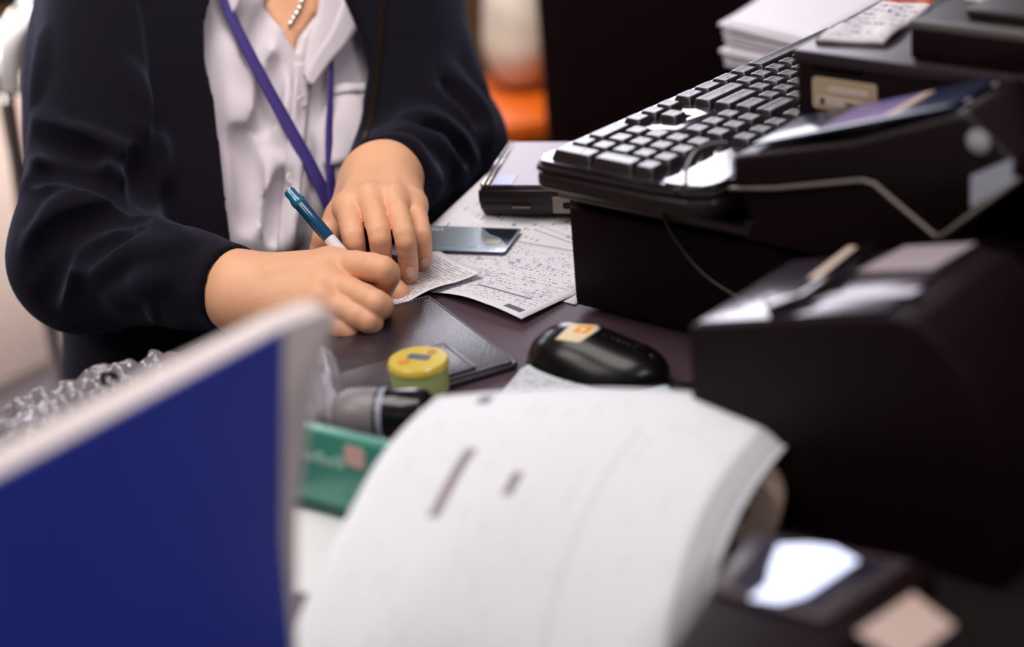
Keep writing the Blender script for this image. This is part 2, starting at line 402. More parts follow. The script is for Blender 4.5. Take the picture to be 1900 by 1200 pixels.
def strip_px(line, w, n=8, across=3):
    pts = smoothpts([np.array(p, float) for p in line], n); m = len(pts); ww = w if hasattr(w, '__len__') else (w, w); out = []
    for i, p in enumerate(pts):
        t = pts[min(i + 1, m - 1)] - pts[max(i - 1, 0)]; t /= np.linalg.norm(t); nn = np.array([-t[1], t[0]]); wi = ww[0] + (ww[1] - ww[0]) * i / (m - 1)
        out.append([p + nn * wi * (j / (across - 1) - 0.5) for j in range(across)])
    return np.array(out)
def quad_px(a, b, c, d, nu=10, nv=10): return bilerp([*a, 0], [*b, 0], [*c, 0], [*d, 0], nu, nv)[..., :2]
# ------------------------------------------------------------------ setting
M_floor = mat('grey_carpet', (84, 78, 84), 0.95, 0.1, noise=0.15, nscale=300, bump=0.4, bscale=600)
M_wall = mat('warm_wall_paint', (118, 100, 84), 0.9, 0.2, noise=0.05, nscale=5)
tag(box('floor', (-4, -2.5, -.1), (4.5, 6.5, 0), M_floor, bev=0), kind='structure')
tag(box('wall_back', (-4, 6.4, 0), (4.5, 6.5, 3.4), M_wall, bev=0), kind='structure')
tag(box('wall_left', (-4.1, -2.5, 0), (-4, 6.5, 3.4), M_wall, bev=0), kind='structure')
tag(box('wall_right', (4.5, -2.5, 0), (4.6, 6.5, 3.4), M_wall, bev=0), kind='structure')
# ------------------------------------------------------------------ desk
M_desk = mat('dark_plum_desk_laminate', (78, 58, 68), 0.55, 0.35, noise=0.06, nscale=60, bump=0.12, bscale=900)
M_deskside = mat('dark_desk_board', (34, 20, 24), 0.6, 0.3)
desk = thing('desk', 'long dark plum laminate desk carrying the till, papers and keyboard', 'desk', KM(-.225, -.9, 0))
box('desktop', (0, 0, .722), (1.0, 1.78, .75), M_desk, desk, .002)
box('side_panel', (.03, .02, 0), (.97, .045, .722), M_deskside, desk)
box('side_panel', (.03, 1.735, 0), (.97, 1.76, .722), M_deskside, desk)
box('front_panel', (.94, .045, .10), (.96, 1.735, .722), M_deskside, desk)
# ------------------------------------------------------------------ behind the person
M_cream = mat('cream_partition', (228, 208, 200), 0.7, 0.3, noise=0.03, nscale=6)
q = P(70, 705, 0.0)
prt = thing('partition', 'cream partition panel standing on the grey floor behind the person', 'partition', frame(P(140, 668, 0.0), E1))
box('panel', (-1.4, 0, .03), (.55, .04, .50), M_cream, prt, .003)
box('foot_rail', (-1.4, -.005, 0), (.55, .045, .03), mat('partition_rail', (120, 110, 108), .5), prt, .003)
m_ = mat('grey_print', (150, 134, 128), .8)
box('faded_smudge', (-.24, -.0008, .115), (-.17, .0004, .135), m_, prt, 0)
sc_ = thing('dark_backdrop_cabinet', 'tall black cabinet added as a dark backdrop behind the low cream partition', 'cabinet', frame(P(140, 668, 0.0) + np.array([-.45, .40, 0]), E1))  # cabinet added to keep the view over the partition dark
M_sc = mat('black_cabinet_side', (20, 8, 10), .7, .15)
box('carcass', (-1.2, 0, 0), (.42, .38, 1.55), M_sc, sc_, .006); box('door', (-1.18, -.018, .05), (-.40, 0, 1.5), M_sc, sc_, .004); box('door', (-.38, -.018, .05), (.40, 0, 1.5), M_sc, sc_, .004)
for x_ in (-.45, -.33): tube('door_handle', [(x_, -.04, .7), (x_, -.04, .85)], .006, M_metal, sc_)
# chrome chair behind the person's right shoulder
M_chrome = mat('chrome', (235, 228, 222), .12, .5, metal=1)
def fr3(pts, d): return [V(x, y, d) for x, y in pts]
c0 = P(45, 640, 0); cm = frame(V(40, 330, 2.42) * [1, 1, 0], E1)
ch = thing('chrome_chair', 'chrome tube framed chair at the edge of the picture behind the jacket sleeve', 'chair', cm)
ci = np.array(cm.inverted())
L2 = lambda p: (ci @ np.append(p, 1))[:3]
arch = smoothpts([L2(V(*q)) for q in ((46, 420, 2.42), (30, 300, 2.40), (14, 190, 2.38), (6, 100, 2.36), (22, 34, 2.35), (66, -6, 2.36), (140, -28, 2.40), (230, -20, 2.46), (290, 40, 2.50), (300, 200, 2.52))], 6)
tube('back_frame', arch, .0105, M_chrome, ch, 14)
band = smoothpts([L2(V(*q)) for q in ((20, 170, 2.372), (18, 110, 2.352), (32, 58, 2.342), (68, 22, 2.35))], 6)
tube('white_band', band, .0135, mat('white_plastic_band', (232, 226, 226), .35), ch, 14)
box('backrest', (.01, .0, .80), (.34, .03, 1.05), M_black_matte, ch, .012)
box('seat', (-.02, -.38, .43), (.38, .02, .48), mat('black_vinyl', (26, 16, 20), .5), ch, .02)
for x, y in ((0, 0), (.36, 0), (0, -.36), (.36, -.36)): tube('leg', [(x, y, .0), (x, y, .44)] if y else [(x, y, .0), (x, y, .82)], .0105, M_chrome, ch)
# the chair under the person
st = thing('desk_chair', 'dark padded desk chair under the seated person, hidden by the desk', 'chair', Matrix.Translation(tuple(V(430, 800, 2.06) * [1, 1, 0])))
prism('seat', rrect(.44, .44, .08), .36, .40, M_black_matte, st, .012, axis='z')
lathe('column', [(.025, .09), (.025, .36)], M_metal, st)
for k in range(5):
    a = k * 2 * math.pi / 5; tube('leg', [(0, 0, .10), (.26 * math.cos(a), .26 * math.sin(a), .055)], [.02, .014], M_black, st)
    lathe('caster', [(.005, .0), (.024, .004), (.026, .025), (.02, .045), (.005, .05)], M_black, st, 16, loc(.26 * math.cos(a), .26 * math.sin(a), .0))
# orange seat with a white bag
M_orange = mat('orange_plastic', (186, 82, 6), .4, .5)
pc = V(960, 240, 2.9)
cs = thing('orange_chair', 'bright orange plastic chair seen between the sleeve and the black cabinet', 'chair', frame(pc * [1, 1, 0], (1, .25, 0)))
zc = pc[2]
prism('seat', rrect(.30, .27, .06, cx=.095, cy=.125), zc - .03, zc + .012, M_orange, cs, .01, axis='z')
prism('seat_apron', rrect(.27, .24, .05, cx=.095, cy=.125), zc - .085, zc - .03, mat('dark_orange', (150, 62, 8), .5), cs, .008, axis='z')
for x, y in ((-.03, .02), (.22, .02), (-.03, .23), (.22, .23)): tube('leg', [(x * 1.1, y, 0), (x, y, zc - .03)], [.014, .018], M_orange, cs)
bagw = G()
bc = pc + np.array([.020, .20, .012])
for (dx, dy, dz_, rx, rz_) in ((.0, 0, .10, .068, .11), (.022, .01, .22, .052, .13), (.075, 0, .34, .05, .12), (-.005, .0, .06, .062, .06)): bagw.ell(bc + np.array([dx, dy, dz_]), (rx * .85, .08, rz_), None, .02)
for k in range(16):
    a = rng.rand() * 6.3; z_ = rng.rand() * .4; bagw.cap(bc + np.array([.09 * math.cos(a), .08 * math.sin(a), z_]), bc + np.array([.08 * math.cos(a + .8), .08 * math.sin(a + .8), z_ + .14]), .008, .004, .02, 's')
bagw.half(bc + np.array([0, 0, .0]), (0, 0, -1), .002, 's')
a_, b_ = surfnet(bagw, .007)
tag(npmesh('white_sack', [(relax(a_, b_, 1), b_)], mat('white_sack_cloth', (214, 200, 184), .8, bump=.2, bscale=60)), 'tall rounded white sack standing on the orange chair', 'bag')
# wooden cupboard far back and black cabinet beyond the desk
cup = thing('cupboard', 'olive brown cupboard far behind, beside the white sack', 'cupboard', frame(V(870, 60, 3.7) * [1, 1, 0], (1, 0, 0)))
M_olive = mat('olive_brown_wood', (86, 62, 34), .6, noise=.2, nscale=8)
box('carcass', (-.9, 0, 0), (.50, .45, 1.0), M_olive, cup, .004)
for k in range(2): box('door', (-.88 + .69 * k, -.018, .06), (-.20 + .69 * k, 0, .96), M_olive, cup, .003)
for k in range(2): tube('door_handle', [(-.25 + .12 * k, -.04, .45), (-.25 + .12 * k, -.04, .6)], .006, M_metal, cup)
bq = V(1003, 300, 2.62); kc = thing('cabinet', 'black cabinet standing beyond the desk behind the keyboard', 'cabinet', frame(bq * [1, 1, 0], (1, -.02, 0)))
M_cab = mat('black_cabinet_paint', (20, 3, 6), .75, .1)
box('carcass', (0.012, 0, .0), (1.10, .16, .98), M_cab, kc, .012)
box('door', (.03, -.016, .06), (.55, 0, .95), M_cab, kc, .004); box('door', (.56, -.016, .06), (1.08, 0, .95), M_cab, kc, .004)
tube('door_handle', [(.52, -.035, .42), (.52, -.035, .52)], .005, M_black, kc); tube('door_handle', [(.59, -.035, .42), (.59, -.035, .52)], .005, M_black, kc)
# ------------------------------------------------------------------ the writing person
M_skin = mat('skin', (224, 166, 130), 0.46, 0.42, noise=0.12, nscale=26, bump=0.14, bscale=700, sss=0.16)
M_nail = mat('fingernail', (236, 190, 170), 0.22, 0.5, sss=0.2)
M_jacket = mat('navy_jacket_fleece', (15, 10, 19), 0.95, 0.1, noise=0.18, nscale=120, bump=0.35, bscale=1400, sheen=0.22, sheentint=(0.30, 0.33, 0.52, 1))
M_shirt = mat('white_shirt_cotton', (198, 188, 195), 0.85, 0.2, bump=0.12, bscale=1500)
M_lanyard = mat('purple_lanyard_ribbon', (52, 36, 108), 0.6, 0.3, bump=0.2, bscale=1500)
M_trouser = mat('dark_trouser_cloth', (20, 14, 22), 0.9, 0.1, bump=0.2, bscale=900)
M_hair = mat('black_hair', (22, 15, 14), 0.45, 0.4, bump=0.5, bscale=300)
person = thing('person', 'person in navy zip jacket over white shirt, writing with a pen at the desk', 'person', Matrix.Translation((-0.22, 1.95, 0)))
PIV = Matrix.Translation((-0.22, 1.95, 0)).inverted()
def own(o, parent=None):
    """world-space mesh parented to the person (its geometry stays in place)"""
    par = parent or person; o.parent = par
    if par is person: o.matrix_parent_inverse = PIV
    return o
SF = np.array([0.56, -0.80, 0.20]); SF /= np.linalg.norm(SF)        # where the chest faces
SD = np.array([0.815, 0.58, 0.0]); SD /= np.linalg.norm(SD)
Sr, Er, Wr = V(228, -120, 1.80), V(158, 478, 1.66), V(428, 535, 1.53)
Sl, El, Wl = V(652, -120, 2.0), V(822, 268, 1.90), V(707, 338, 1.70)
# ---- hands
dz = -0.006
def h3(x, y, d): return V(x, y, d + dz)
R_w = [h3(430, 516, 1.538), h3(430, 556, 1.532)]
Rm = dict(i=h3(612, 489, 1.535), m=h3(602, 520, 1.520), r=h3(592, 552, 1.508), p=h3(586, 583, 1.505))
Rf = dict(i=[Rm['i'], h3(710, 500, 1.508), h3(712, 529, 1.532), h3(700, 548, 1.540)],
          m=[Rm['m'], h3(697, 562, 1.493), h3(706, 572, 1.520), h3(706, 569, 1.540)],
          r=[Rm['r'], h3(682, 594, 1.493), h3(684, 596, 1.518), h3(672, 588, 1.538)],
          p=[Rm['p'], h3(645, 614, 1.500), h3(652, 611, 1.520), h3(640, 602, 1.536)])
Rr = dict(i=(.0118, .0106, .0092, .0078), m=(.0112, .0102, .0090, .0078), r=(.0108, .0094, .0084, .0074), p=(.0100, .0086, .0078, .0070))
Rt = [h3(470, 545, 1.562), h3(570, 512, 1.585), h3(672, 508, 1.580), h3(741, 546, 1.562)]
palmR = G(); fr = dict(i=R_w[0], m=R_w[0] * .6 + R_w[1] * .4, r=R_w[0] * .3 + R_w[1] * .7, p=R_w[1])
palmR.cap(V(300, 495, 1.590), R_w[0], .0200, .0190, .02).cap(V(300, 525, 1.590), R_w[1], .0200, .0195, .02)
for q in 'imrp': palmR.cap(fr[q] + (Rm[q] - fr[q]) * .10, Rm[q], .0150, Rr[q][0] * 1.03, .022)
palmR.cap(h3(455, 575, 1.530), h3(575, 604, 1.512), .0150, .0125, .02)
palmR.chain(Rt[:3], (.0165, .0140, .0110), .016)
palmR.cap(h3(520, 545, 1.545), h3(590, 540, 1.545), .016, .014, .02)
# knuckle and tendon relief
for q in 'imr': palmR.ell(Rm[q] + (CAM - Rm[q]) / np.linalg.norm(CAM - Rm[q]) * .0045, (.0085, .0085, .0085), None, .010)
palmR.cap(h3(500, 505, 1.516), h3(600, 487, 1.523), .0035, .004, .012)
handR = G().grp(palmR)
def finger(j, r, bulge=.0006):
    g = G(); n = 4; pp = smoothpts(j, n); rr = [float(np.interp(i / n, range(4), r)) + .0004 * math.sin(min(i / n, 1) * math.pi) for i in range(len(pp))]; return g.chain(pp, rr, .002)
fr_all = G()
for q in 'imrp': fr_all.grp(finger(Rf[q], Rr[q]), .0012)
handR.grp(fr_all, .007)
handR.grp(G().chain(Rt[1:], (.0135, .0112, .0096), .006).ell(Rt[3] * .75 + Rt[2] * .25, (.0102,) * 3, None, .006), .003)
# ---- left hand
def l3(x, y, z): return P(x, y, z)
Lm = dict(i=l3(645, 388, .808), m=l3(686, 372, .813), r=l3(731, 373, .811), p=l3(768, 382, .803))
Lf = dict(i=[Lm['i'], l3(655, 438, .801), l3(661, 482, .778), l3(664, 508, .762)],
          m=[Lm['m'], l3(703, 430, .806), l3(708, 478, .782), l3(712, 508, .762)],
          r=[Lm['r'], l3(750, 434, .803), l3(757, 484, .777), l3(759, 512, .7605)],
          p=[Lm['p'], l3(783, 436, .792), l3(786, 466, .774), l3(785, 489, .7600)])
Lr = dict(i=(.0100, .0090, .0081, .0072), m=(.0100, .0090, .0080, .0072), r=(.0095, .0084, .0078, .0070), p=(.0088, .0074, .0068, .0062))
Lw = [V(690, 322, 1.690), V(728, 318, 1.692)]
palmL = G().cap(V(765, 275, 1.80), Lw[0], .0200, .0200, .02).cap(V(785, 270, 1.80), Lw[1], .0200, .0200, .02)
fl = dict(i=Lw[0], m=Lw[0] * .65 + Lw[1] * .35, r=Lw[0] * .35 + Lw[1] * .65, p=Lw[1])
for q in 'imrp': palmL.cap(fl[q] + (Lm[q] - fl[q]) * .08, Lm[q], .0175, Lr[q][0] * 1.12, .022)
palmL.cap(l3(680, 345, .790), l3(690, 385, .795), .016, .013, .02).cap(l3(735, 345, .788), l3(740, 385, .793), .016, .013, .02)
Lt = [l3(668, 350, .788), l3(632, 402, .788), l3(606, 440, .776), l3(594, 462, .766)]
palmL.chain(Lt[:2], (.0155, .0125), .018)
for q in 'imr': palmL.cap(Lm[q] + (fl[q] - Lm[q]) * .55 + EZ * .0115, Lm[q] + EZ * .0072, .0022, .0034, .009)
for q in 'imrp': palmL.ell(Lm[q] + EZ * .0035, (.0084,) * 3, None, .009)
handL = G().grp(palmL); fl_all = G()
for q in 'imrp': fl_all.grp(finger(Lf[q], Lr[q], .0007), .0010)
handL.grp(fl_all, .0075)
handL.grp(G().chain(Lt[1:], (.0125, .0108, .0090), .005), .006)
# shallow skin creases over the finger joints
for hnd, fs, rs in ((handL, Lf, Lr),):
    for q in 'imrp':
        for ji, amp in ((1, 1.0), (2, .8)):
            c, r = fs[q][ji], rs[q][ji]; ax_ = fs[q][ji] - fs[q][ji - 1]; ax2 = fs[q][ji + 1] - fs[q][ji]; t = ax_ / np.linalg.norm(ax_) + ax2 / np.linalg.norm(ax2); t /= np.linalg.norm(t)
            sd = np.cross(t, CAM - c); sd /= np.linalg.norm(sd); nn = np.cross(sd, t); nn *= np.sign(nn @ (CAM - c))
            for o_ in (-.0022, .0004, .0028):
                cc_ = c + t * o_ + nn * (r + .0009); hnd.cap(cc_ - sd * .0042, cc_ + sd * .0042, .0006 * amp, .0006 * amp, .0016, 's')
# ---- torso: base body shared by skin, shirt and jacket
def torso(off):
    g = G()
    for (x, y, d, w, r) in ((490, -110, 1.925, .105, .078), (468, 60, 1.895, .108, .097), (475, 250, 1.872, .104, .098), (496, 430, 1.852, .088, .100), (462, 640, 1.93, .070, .095), (465, 800, 2.02, .07, .10)):
        c = V(x, y, d); g.cap(c - SD * w, c + SD * w, r + off, r + off, .06)
    cs = [V(490, -110, 1.925), V(468, 60, 1.895), V(475, 250, 1.872), V(496, 430, 1.852), V(462, 640, 1.93), V(465, 800, 2.02)]
    for i in range(5): g.cap(cs[i], cs[i + 1], .09 + off, .09 + off, .06)
    return g
HD = V(585, -420, 1.93); NK = V(545, -170, 1.935)
skin_t = G().grp(torso(-.032)).cap(V(535, -110, 1.935), NK, .060, .052, .04).cap(NK, HD, .052, .050, .03)
FD = np.array([.50, -.70, -.52]); FD /= np.linalg.norm(FD); HS = np.cross(FD, EZ); HS /= np.linalg.norm(HS); HU = np.cross(HS, FD); HR = np.stack([HS, FD, HU])
HC = HD + HU * .045
head = G().ell(HC, (.072, .088, .105), HR).ell(HC + FD * .030 - HU * .055, (.052, .055, .055), HR, .03)
head.cap(HC + FD * .088 + HU * .005, HC + FD * .104 - HU * .030, .007, .010, .010).ell(HC + FD * .098 - HU * .034, (.016, .010, .008), HR, .006)
for s in (-1, 1):
    head.ell(HC + HS * .031 * s + FD * .083 + HU * .006, (.014, .008, .010), HR, .006, 's'); head.ell(HC + HS * .031 * s + FD * .070 + HU * .004, (.012, .012, .010), HR, .004)
    head.ell(HC + HS * .073 * s - FD * .002 - HU * .008, (.008, .018, .030), HR, .008)
head.cap(HC + HS * -.020 + FD * .086 - HU * .058, HC + HS * .020 + FD * .086 - HU * .058, .0055, .0055, .006)
head.cap(HC + HS * -.022 + FD * .0925 - HU * .0575, HC + HS * .022 + FD * .0925 - HU * .0575, .0012, .0012, .003, 's')
skin_t.grp(head, .02)
skin_t.cap(Sr, Er, .042, .034, .05).cap(Er, V(300, 510, 1.590), .032, .024, .02).cap(Sl, El, .040, .034, .05).cap(El, V(775, 272, 1.80), .030, .022, .02)
chest = G().grp(torso(-.005)); XC = None

def hand_mesh(g, keep_pt, keep_n, h=.0012):
    gg = G().grp(g); gg.half(keep_pt, keep_n, .001, 's'); v, q = surfnet(gg, h); return relax(v, q, 2, .5), q
shirt_base = G().grp(torso(0.0))
Xn, _ = march(torso(0), [(500, -12), (497, 10), (520, 42), (548, 92), (556, 104), (561, 70), (592, 30), (640, -12), (640, -160), (470, -160)])
for i in (8, 9): Xn[i] = V((640, 470)[i - 8], -200, 1.86)
chest.pris(Xn + (Xn - Xn.mean(0)) * .05, SF, .05, .2, .004, 'i'); skin_t.grp(chest, .006)
skin_t.half((0, 0, .62), (0, 0, -1), .01, 's')
v1, q1 = surfnet(skin_t, .005); v1 = relax(v1, q1, 1)
vR, qR = hand_mesh(handR, V(345, 520, 1.56), V(300, 520, 1.58) - V(428, 535, 1.53))
vL, qL = hand_mesh(handL, V(735, 300, 1.735), V(775, 262, 1.80) - V(708, 320, 1.69))
body = own(npmesh('body', [(v1, q1), (vR, qR), (vL, qL)], M_skin))
# nails lie on the fingertips
for (c, w, l, t) in (((761.5, 505), 15, 21, (0.05, 1)), ((787, 486.5), 11.5, 16, (-.02, 1))):
    t = np.array(t) / np.linalg.norm(t); s_ = np.array([-t[1], t[0]]); g_ = np.zeros((9, 11, 2))
    for i in range(9):
        for j in range(11):
            a, b = (i / 8 * 2 - 1), (j / 10 * 2 - 1); e = math.sqrt(max(0, 1 - 0.45 * b * b)) ; g_[i, j] = np.array(c) + s_ * a * w / 2 * e + t * b * l / 2 * math.sqrt(max(0, 1 - 0.3 * a * a))
    X = drape(handL, g_, .0003); own(gridsheet('fingernail', X, M_nail, thick=.0007))
# eyes and hair (above the frame)
M_eye = mat('eye_dark', (40, 26, 22), .2, .5)
for s in (-1, 1):
    ve, qe = surfnet(G().ell(HC + HS * .031 * s + FD * .0745 + HU * .004, (.009, .009, .006), HR, .001), .0015); own(npmesh('eye', [(ve, qe)], M_eye))
hair = G().ell(HC - FD * .010 + HU * .012, (.083, .097, .112), HR).ell(HC - FD * .05 - HU * .05, (.07, .055, .075), HR, .03)
hair.ell(HC + FD * .085 - HU * .045, (.060, .060, .090), HR, .012, 's')
for k in range(14):
    a = -1.1 + 2.2 * k / 13; hair.cap(HC + HU * .118 - FD * .02 + HS * .02 * a, HC + HS * .056 * a + FD * (.080 - .018 * a * a) + HU * (.062 - .008 * (k % 3)), .008, .004, .012)
vh, qh = surfnet(hair, .004); own(npmesh('hair', [(relax(vh, qh, 1), qh)], M_hair))
# ---- shirt
tb = torso(0)
shirt_base = G().grp(torso(0.0))
shirt_base.cap(Sr, Sr * .6 + Er * .4, .056, .052, .05).cap(Sl, Sl * .6 + El * .4, .054, .050, .05)
shirt = G().grp(shirt_base)
for pts, r in (([(452, 190), (470, 215), (500, 200), (488, 120)], .007), ([(470, 60), (500, 130), (520, 190), (530, 260)], .006), ([(425, 80), (440, 200), (455, 330), (470, 450)], .009),
               ([(560, 250), (548, 330), (530, 400), (520, 455)], .006), ([(628, 220), (640, 260), (632, 300), (618, 340)], .005), ([(640, 190), (655, 230), (650, 280)], .005),
               ([(470, 380), (500, 420), (540, 440)], .007), ([(500, 300), (490, 350), (500, 400)], .007), ([(612, 230), (622, 330), (600, 380)], .005)):
    fold(shirt_base, shirt, pts, r * .9, .72, .018)
for pts, r in (([(505, 120), (500, 180), (480, 240)], .006), ([(440, 250), (460, 330), (455, 420)], .008), ([(530, 330), (515, 380), (505, 440)], .006), ([(495, 20), (480, 60), (470, 110)], .005)):
    fold(shirt_base, shirt, pts, r * .8, .70, .014, 's')
# open neck: the shirt is cut away over the upper chest
shirt.pris(Xn, SF, .05, .2, .002)
vs_, qs_ = surfnet(shirt, .0035, (np.array([-9, -9, .52]), np.array([9, 9, 1.12]))); shirt_o = own(npmesh('shirt', [(relax(vs_, qs_, 2), qs_)], M_shirt))
def patch(name, px, off, m, parent=None, thick=.0012, g=shirt):
    X = drape(g, px, off); X = np.where(np.isnan(X), 0, X); return own(gridsheet(name, X, m, thick=thick), parent)
def collar(name, poly_a, poly_b, off0, off1):
    """two edge lines (neck side, outer side) joined by a bent strip standing off the shirt"""
    A = np.array(smoothpts([np.array(p, float) for p in poly_a], 5)); B = np.array(smoothpts([np.array(p, float) for p in poly_b], 5)); n = min(len(A), len(B)); A, B = A[:n], B[:n]
    px = np.stack([A + (B - A) * t for t in np.linspace(0, 1, 9)], 1); X = drape(shirt_base, px, 0); N = normals(shirt_base, X.reshape(-1, 3)).reshape(X.shape)
    o = off0 + (off1 - off0) * np.linspace(0, 1, 9) + .004 * np.sin(np.linspace(0, 1, 9) * math.pi)
    return own(gridsheet(name, X + N * o[None, :, None], M_shirt, thick=.0018), shirt_o)
collar('collar', [(470, -30), (452, -4), (438, 20)], [(392, -30), (404, 2), (427, 40)], .012, .007)
collar('collar', [(586, -30), (580, 30), (562, 90), (556, 150)], [(700, -30), (660, 22), (628, 70), (566, 160)], .010, .010)
patch('placket', strip_px([(560, 118), (556, 190), (548, 270), (540, 360), (530, 470)], (30, 30), 6, 5), .0022, M_shirt, shirt_o)
patch('placket_fold', strip_px([(640, 20), (612, 80), (585, 120), (560, 165)], (46, 20), 6, 5), .016, M_shirt, shirt_o)
patch('pocket', quad_px((603, 170), (679, 160), (664, 300), (602, 312), 10, 12), .0045, M_shirt, shirt_o, .0015)
patch('pocket_hem', quad_px((603, 166), (681, 158), (679, 176), (603, 184), 10, 4), .0065, M_shirt, shirt_o, .0015)
for y_ in (190, 330): 
    X = drape(shirt, [[(553 - (y_ - 190) * .06, y_)]], .0035)[0, 0]
    lathe('button', [(.0048, 0), (.0052, .0006), (.0046, .0016), (.0030, .0012), (.001, .0012)], mat('shirt_button', (225, 215, 215), .3), shirt_o, 20, frame(X, SD, z=SF))
# ---- lanyard and necklace
lan = own(gridsheet('lanyard', drape(shirt_base, strip_px([(398, -30), (428, 45), (480, 150), (530, 245), (575, 330), (604, 396)], (20, 22), 8, 4), .0120), M_lanyard, thick=.001))
own(gridsheet('strap', drape(shirt_base, strip_px([(601, 118), (600, 180), (598, 260), (600, 330), (606, 396)], (7, 17), 8, 4), .0135), M_lanyard, thick=.001), lan)
own(gridsheet('strap_end', drape(shirt_base, strip_px([(603, 386), (607, 430), (610, 470)], (22, 22), 8, 4), .0125), M_lanyard, thick=.0015), lan)
neck_px = smoothpts([np.array(q, float) for q in ((562, -20), (556, 6), (549, 22), (540, 36), (534, 48))], 3)
Xc, _ = march(skin_t, neck_px); ch_bm = bmesh.new()
for i in range(0, len(Xc) - 1):
    a, b = Xc[i], Xc[i + 1]; c = (a + b) / 2 + SF * .002; t = (b - a) / np.linalg.norm(b - a); s_ = np.cross(t, SF if i % 2 else SD); s_ /= np.linalg.norm(s_); L = np.linalg.norm(b - a) * .62
    ring = []
    for k in range(12):
        th = 2 * math.pi * k / 12; cen = c + t * L * math.cos(th) + s_ * L * .62 * math.sin(th); rad = t * math.cos(th) + s_ * math.sin(th); w = np.cross(t, s_)
        ring.append([ch_bm.verts.new(cen + .0011 * (rad * math.cos(ph) + w * math.sin(ph))) for ph in np.arange(6) * math.pi / 3])
    for k in range(12):
        for j in range(6): ch_bm.faces.new((ring[k][j], ring[(k + 1) % 12][j], ring[(k + 1) % 12][(j + 1) % 6], ring[k][(j + 1) % 6]))
own(from_bm('necklace', ch_bm, M_metal, None, True))
# ---- jacket
jac_t = G().grp(torso(.022)).cap(V(525, -120, 1.94), V(535, -160, 1.95), .085, .075, .05)
cutj = G().grp(torso(.012)).cap(V(535, -110, 1.935), V(548, -220, 1.94), .068, .068, .04)
jac_t.grp(cutj, .002, 's')
Xo, _ = march(torso(.022), [(398, -14), (384, 40), (384, 110), (402, 190), (414, 290), (424, 390), (436, 500), (440, 640), (590, 640), (640, 420), (652, 330), (676, 220), (690, 130), (672, 60), (645, 0), (640, -14)])
Xo = np.concatenate([Xo, [V(655, -420, 1.86), V(400, -420, 1.82)]])
jac_t.pris(Xo, SF, .10, .25, .004)
jac_t.half(V(500, 60, 1.905) + np.array([0, 0, .17]), (0, 0, 1), .01, 's')
Wre = V(438, 535, 1.532)
sleR = G().cap(Sr, Er, .064, .060, .03).cap(Er, Er * .25 + Wre * .75, .058, .0375, .03)
sleR.ell(Sr, (.070, .068, .066), None, .04)
slb = G().grp(sleR); slb.cyl(Er * .34 + Wre * .66, Wre, .0400, .0345, .010, 'u', .003)
sl = G().grp(slb)
ups = [([(62, 210), (110, 245), (170, 262), (250, 285)], .010), ([(60, 300), (100, 292), (150, 300), (215, 335), (262, 375)], .012), ([(40, 345), (75, 335), (120, 335), (190, 365), (250, 400)], .010),
       ([(50, 445), (95, 420), (150, 400), (200, 392), (250, 405)], .011), ([(105, 560), (130, 500), (165, 450), (220, 425), (300, 425), (340, 452)], .014),
       ([(170, 512), (215, 480), (262, 462), (320, 460)], .012), ([(70, 440), (100, 390), (150, 370), (200, 372)], .009), ([(255, 230), (285, 260), (290, 320), (270, 370)], .010),
       ([(80, 60), (75, 130), (62, 200)], .010), ([(200, 560), (260, 530), (300, 520)], .010), ([(240, 120), (262, 180), (275, 235)], .010)]
dns = [([(70, 330), (120, 318), (190, 345), (245, 385)], .006), ([(60, 500), (90, 455), (140, 422), (200, 408)], .007), ([(110, 470), (140, 430), (200, 402), (255, 412)], .006),
       ([(85, 560), (95, 510), (120, 460)], .007), ([(150, 480), (190, 452), (240, 440)], .006), ([(60, 250), (110, 272), (180, 292)], .006), ([(255, 290), (262, 340), (255, 390)], .008)]
for p_, r_ in ups: fold(slb, sl, p_, r_, .60, .010)
for p_, r_ in dns: fold(slb, sl, p_, r_ * 1.3, .45, .012, 's')
# cuff band: seam groove and open end
cd = (Wre - Er) / np.linalg.norm(Wre - Er)
fold(slb, sl, [(306, 458), (288, 500), (280, 545), (286, 598)], .0040, .62, .003, 'u', 6, 1.0)
sl.cyl(Wre - cd * .055, Wre + cd * .03, .0282, .0290, .003, 's')
sleL = G().cap(Sl, El, .058, .058, .03).cap(El, Wl + (El - Wl) * .22, .056, .040, .03).ell(Sl, (.066, .064, .062), None, .04)
cl_ = (Wl - El) / np.linalg.norm(Wl - El)
slbL = G().grp(sleL); slbL.cyl(Wl + (El - Wl) * .30, Wl, .0415, .0380, .010, 'u', .003)
slL = G().grp(slbL)
for p_, r_ in (([(760, 215), (800, 225), (850, 258), (880, 310)], .010), ([(740, 250), (790, 252), (840, 290), (858, 350)], .010), ([(800, 130), (850, 160), (895, 215), (905, 270)], .010),
               ([(770, 170), (820, 185), (870, 225)], .008), ([(690, 285), (740, 280), (780, 300), (815, 350)], .008), ([(850, 60), (870, 120), (895, 170)], .008), ([(720, 110), (760, 150), (800, 165)], .009)):
    fold(slbL, slL, p_, r_, .62, .014)
for p_, r_ in (([(760, 235), (810, 248), (855, 290)], .008), ([(790, 155), (840, 180), (885, 225)], .008)): fold(slbL, slL, p_, r_, .45, .012, 's')
slL.cyl(Wl - cl_ * .05, Wl + cl_ * .03, .0322, .0328, .003, 's')
jacket = G().grp(jac_t).grp(sl, .02).grp(slL, .02)
# shoulder seam
_jb = G().grp(jac_t).grp(sl, .02)
fold(_jb, jacket, [(268, -10), (282, 80), (290, 170), (294, 260), (290, 340), (262, 420)], .0035, .3, .008, 's', 6, 1.0)
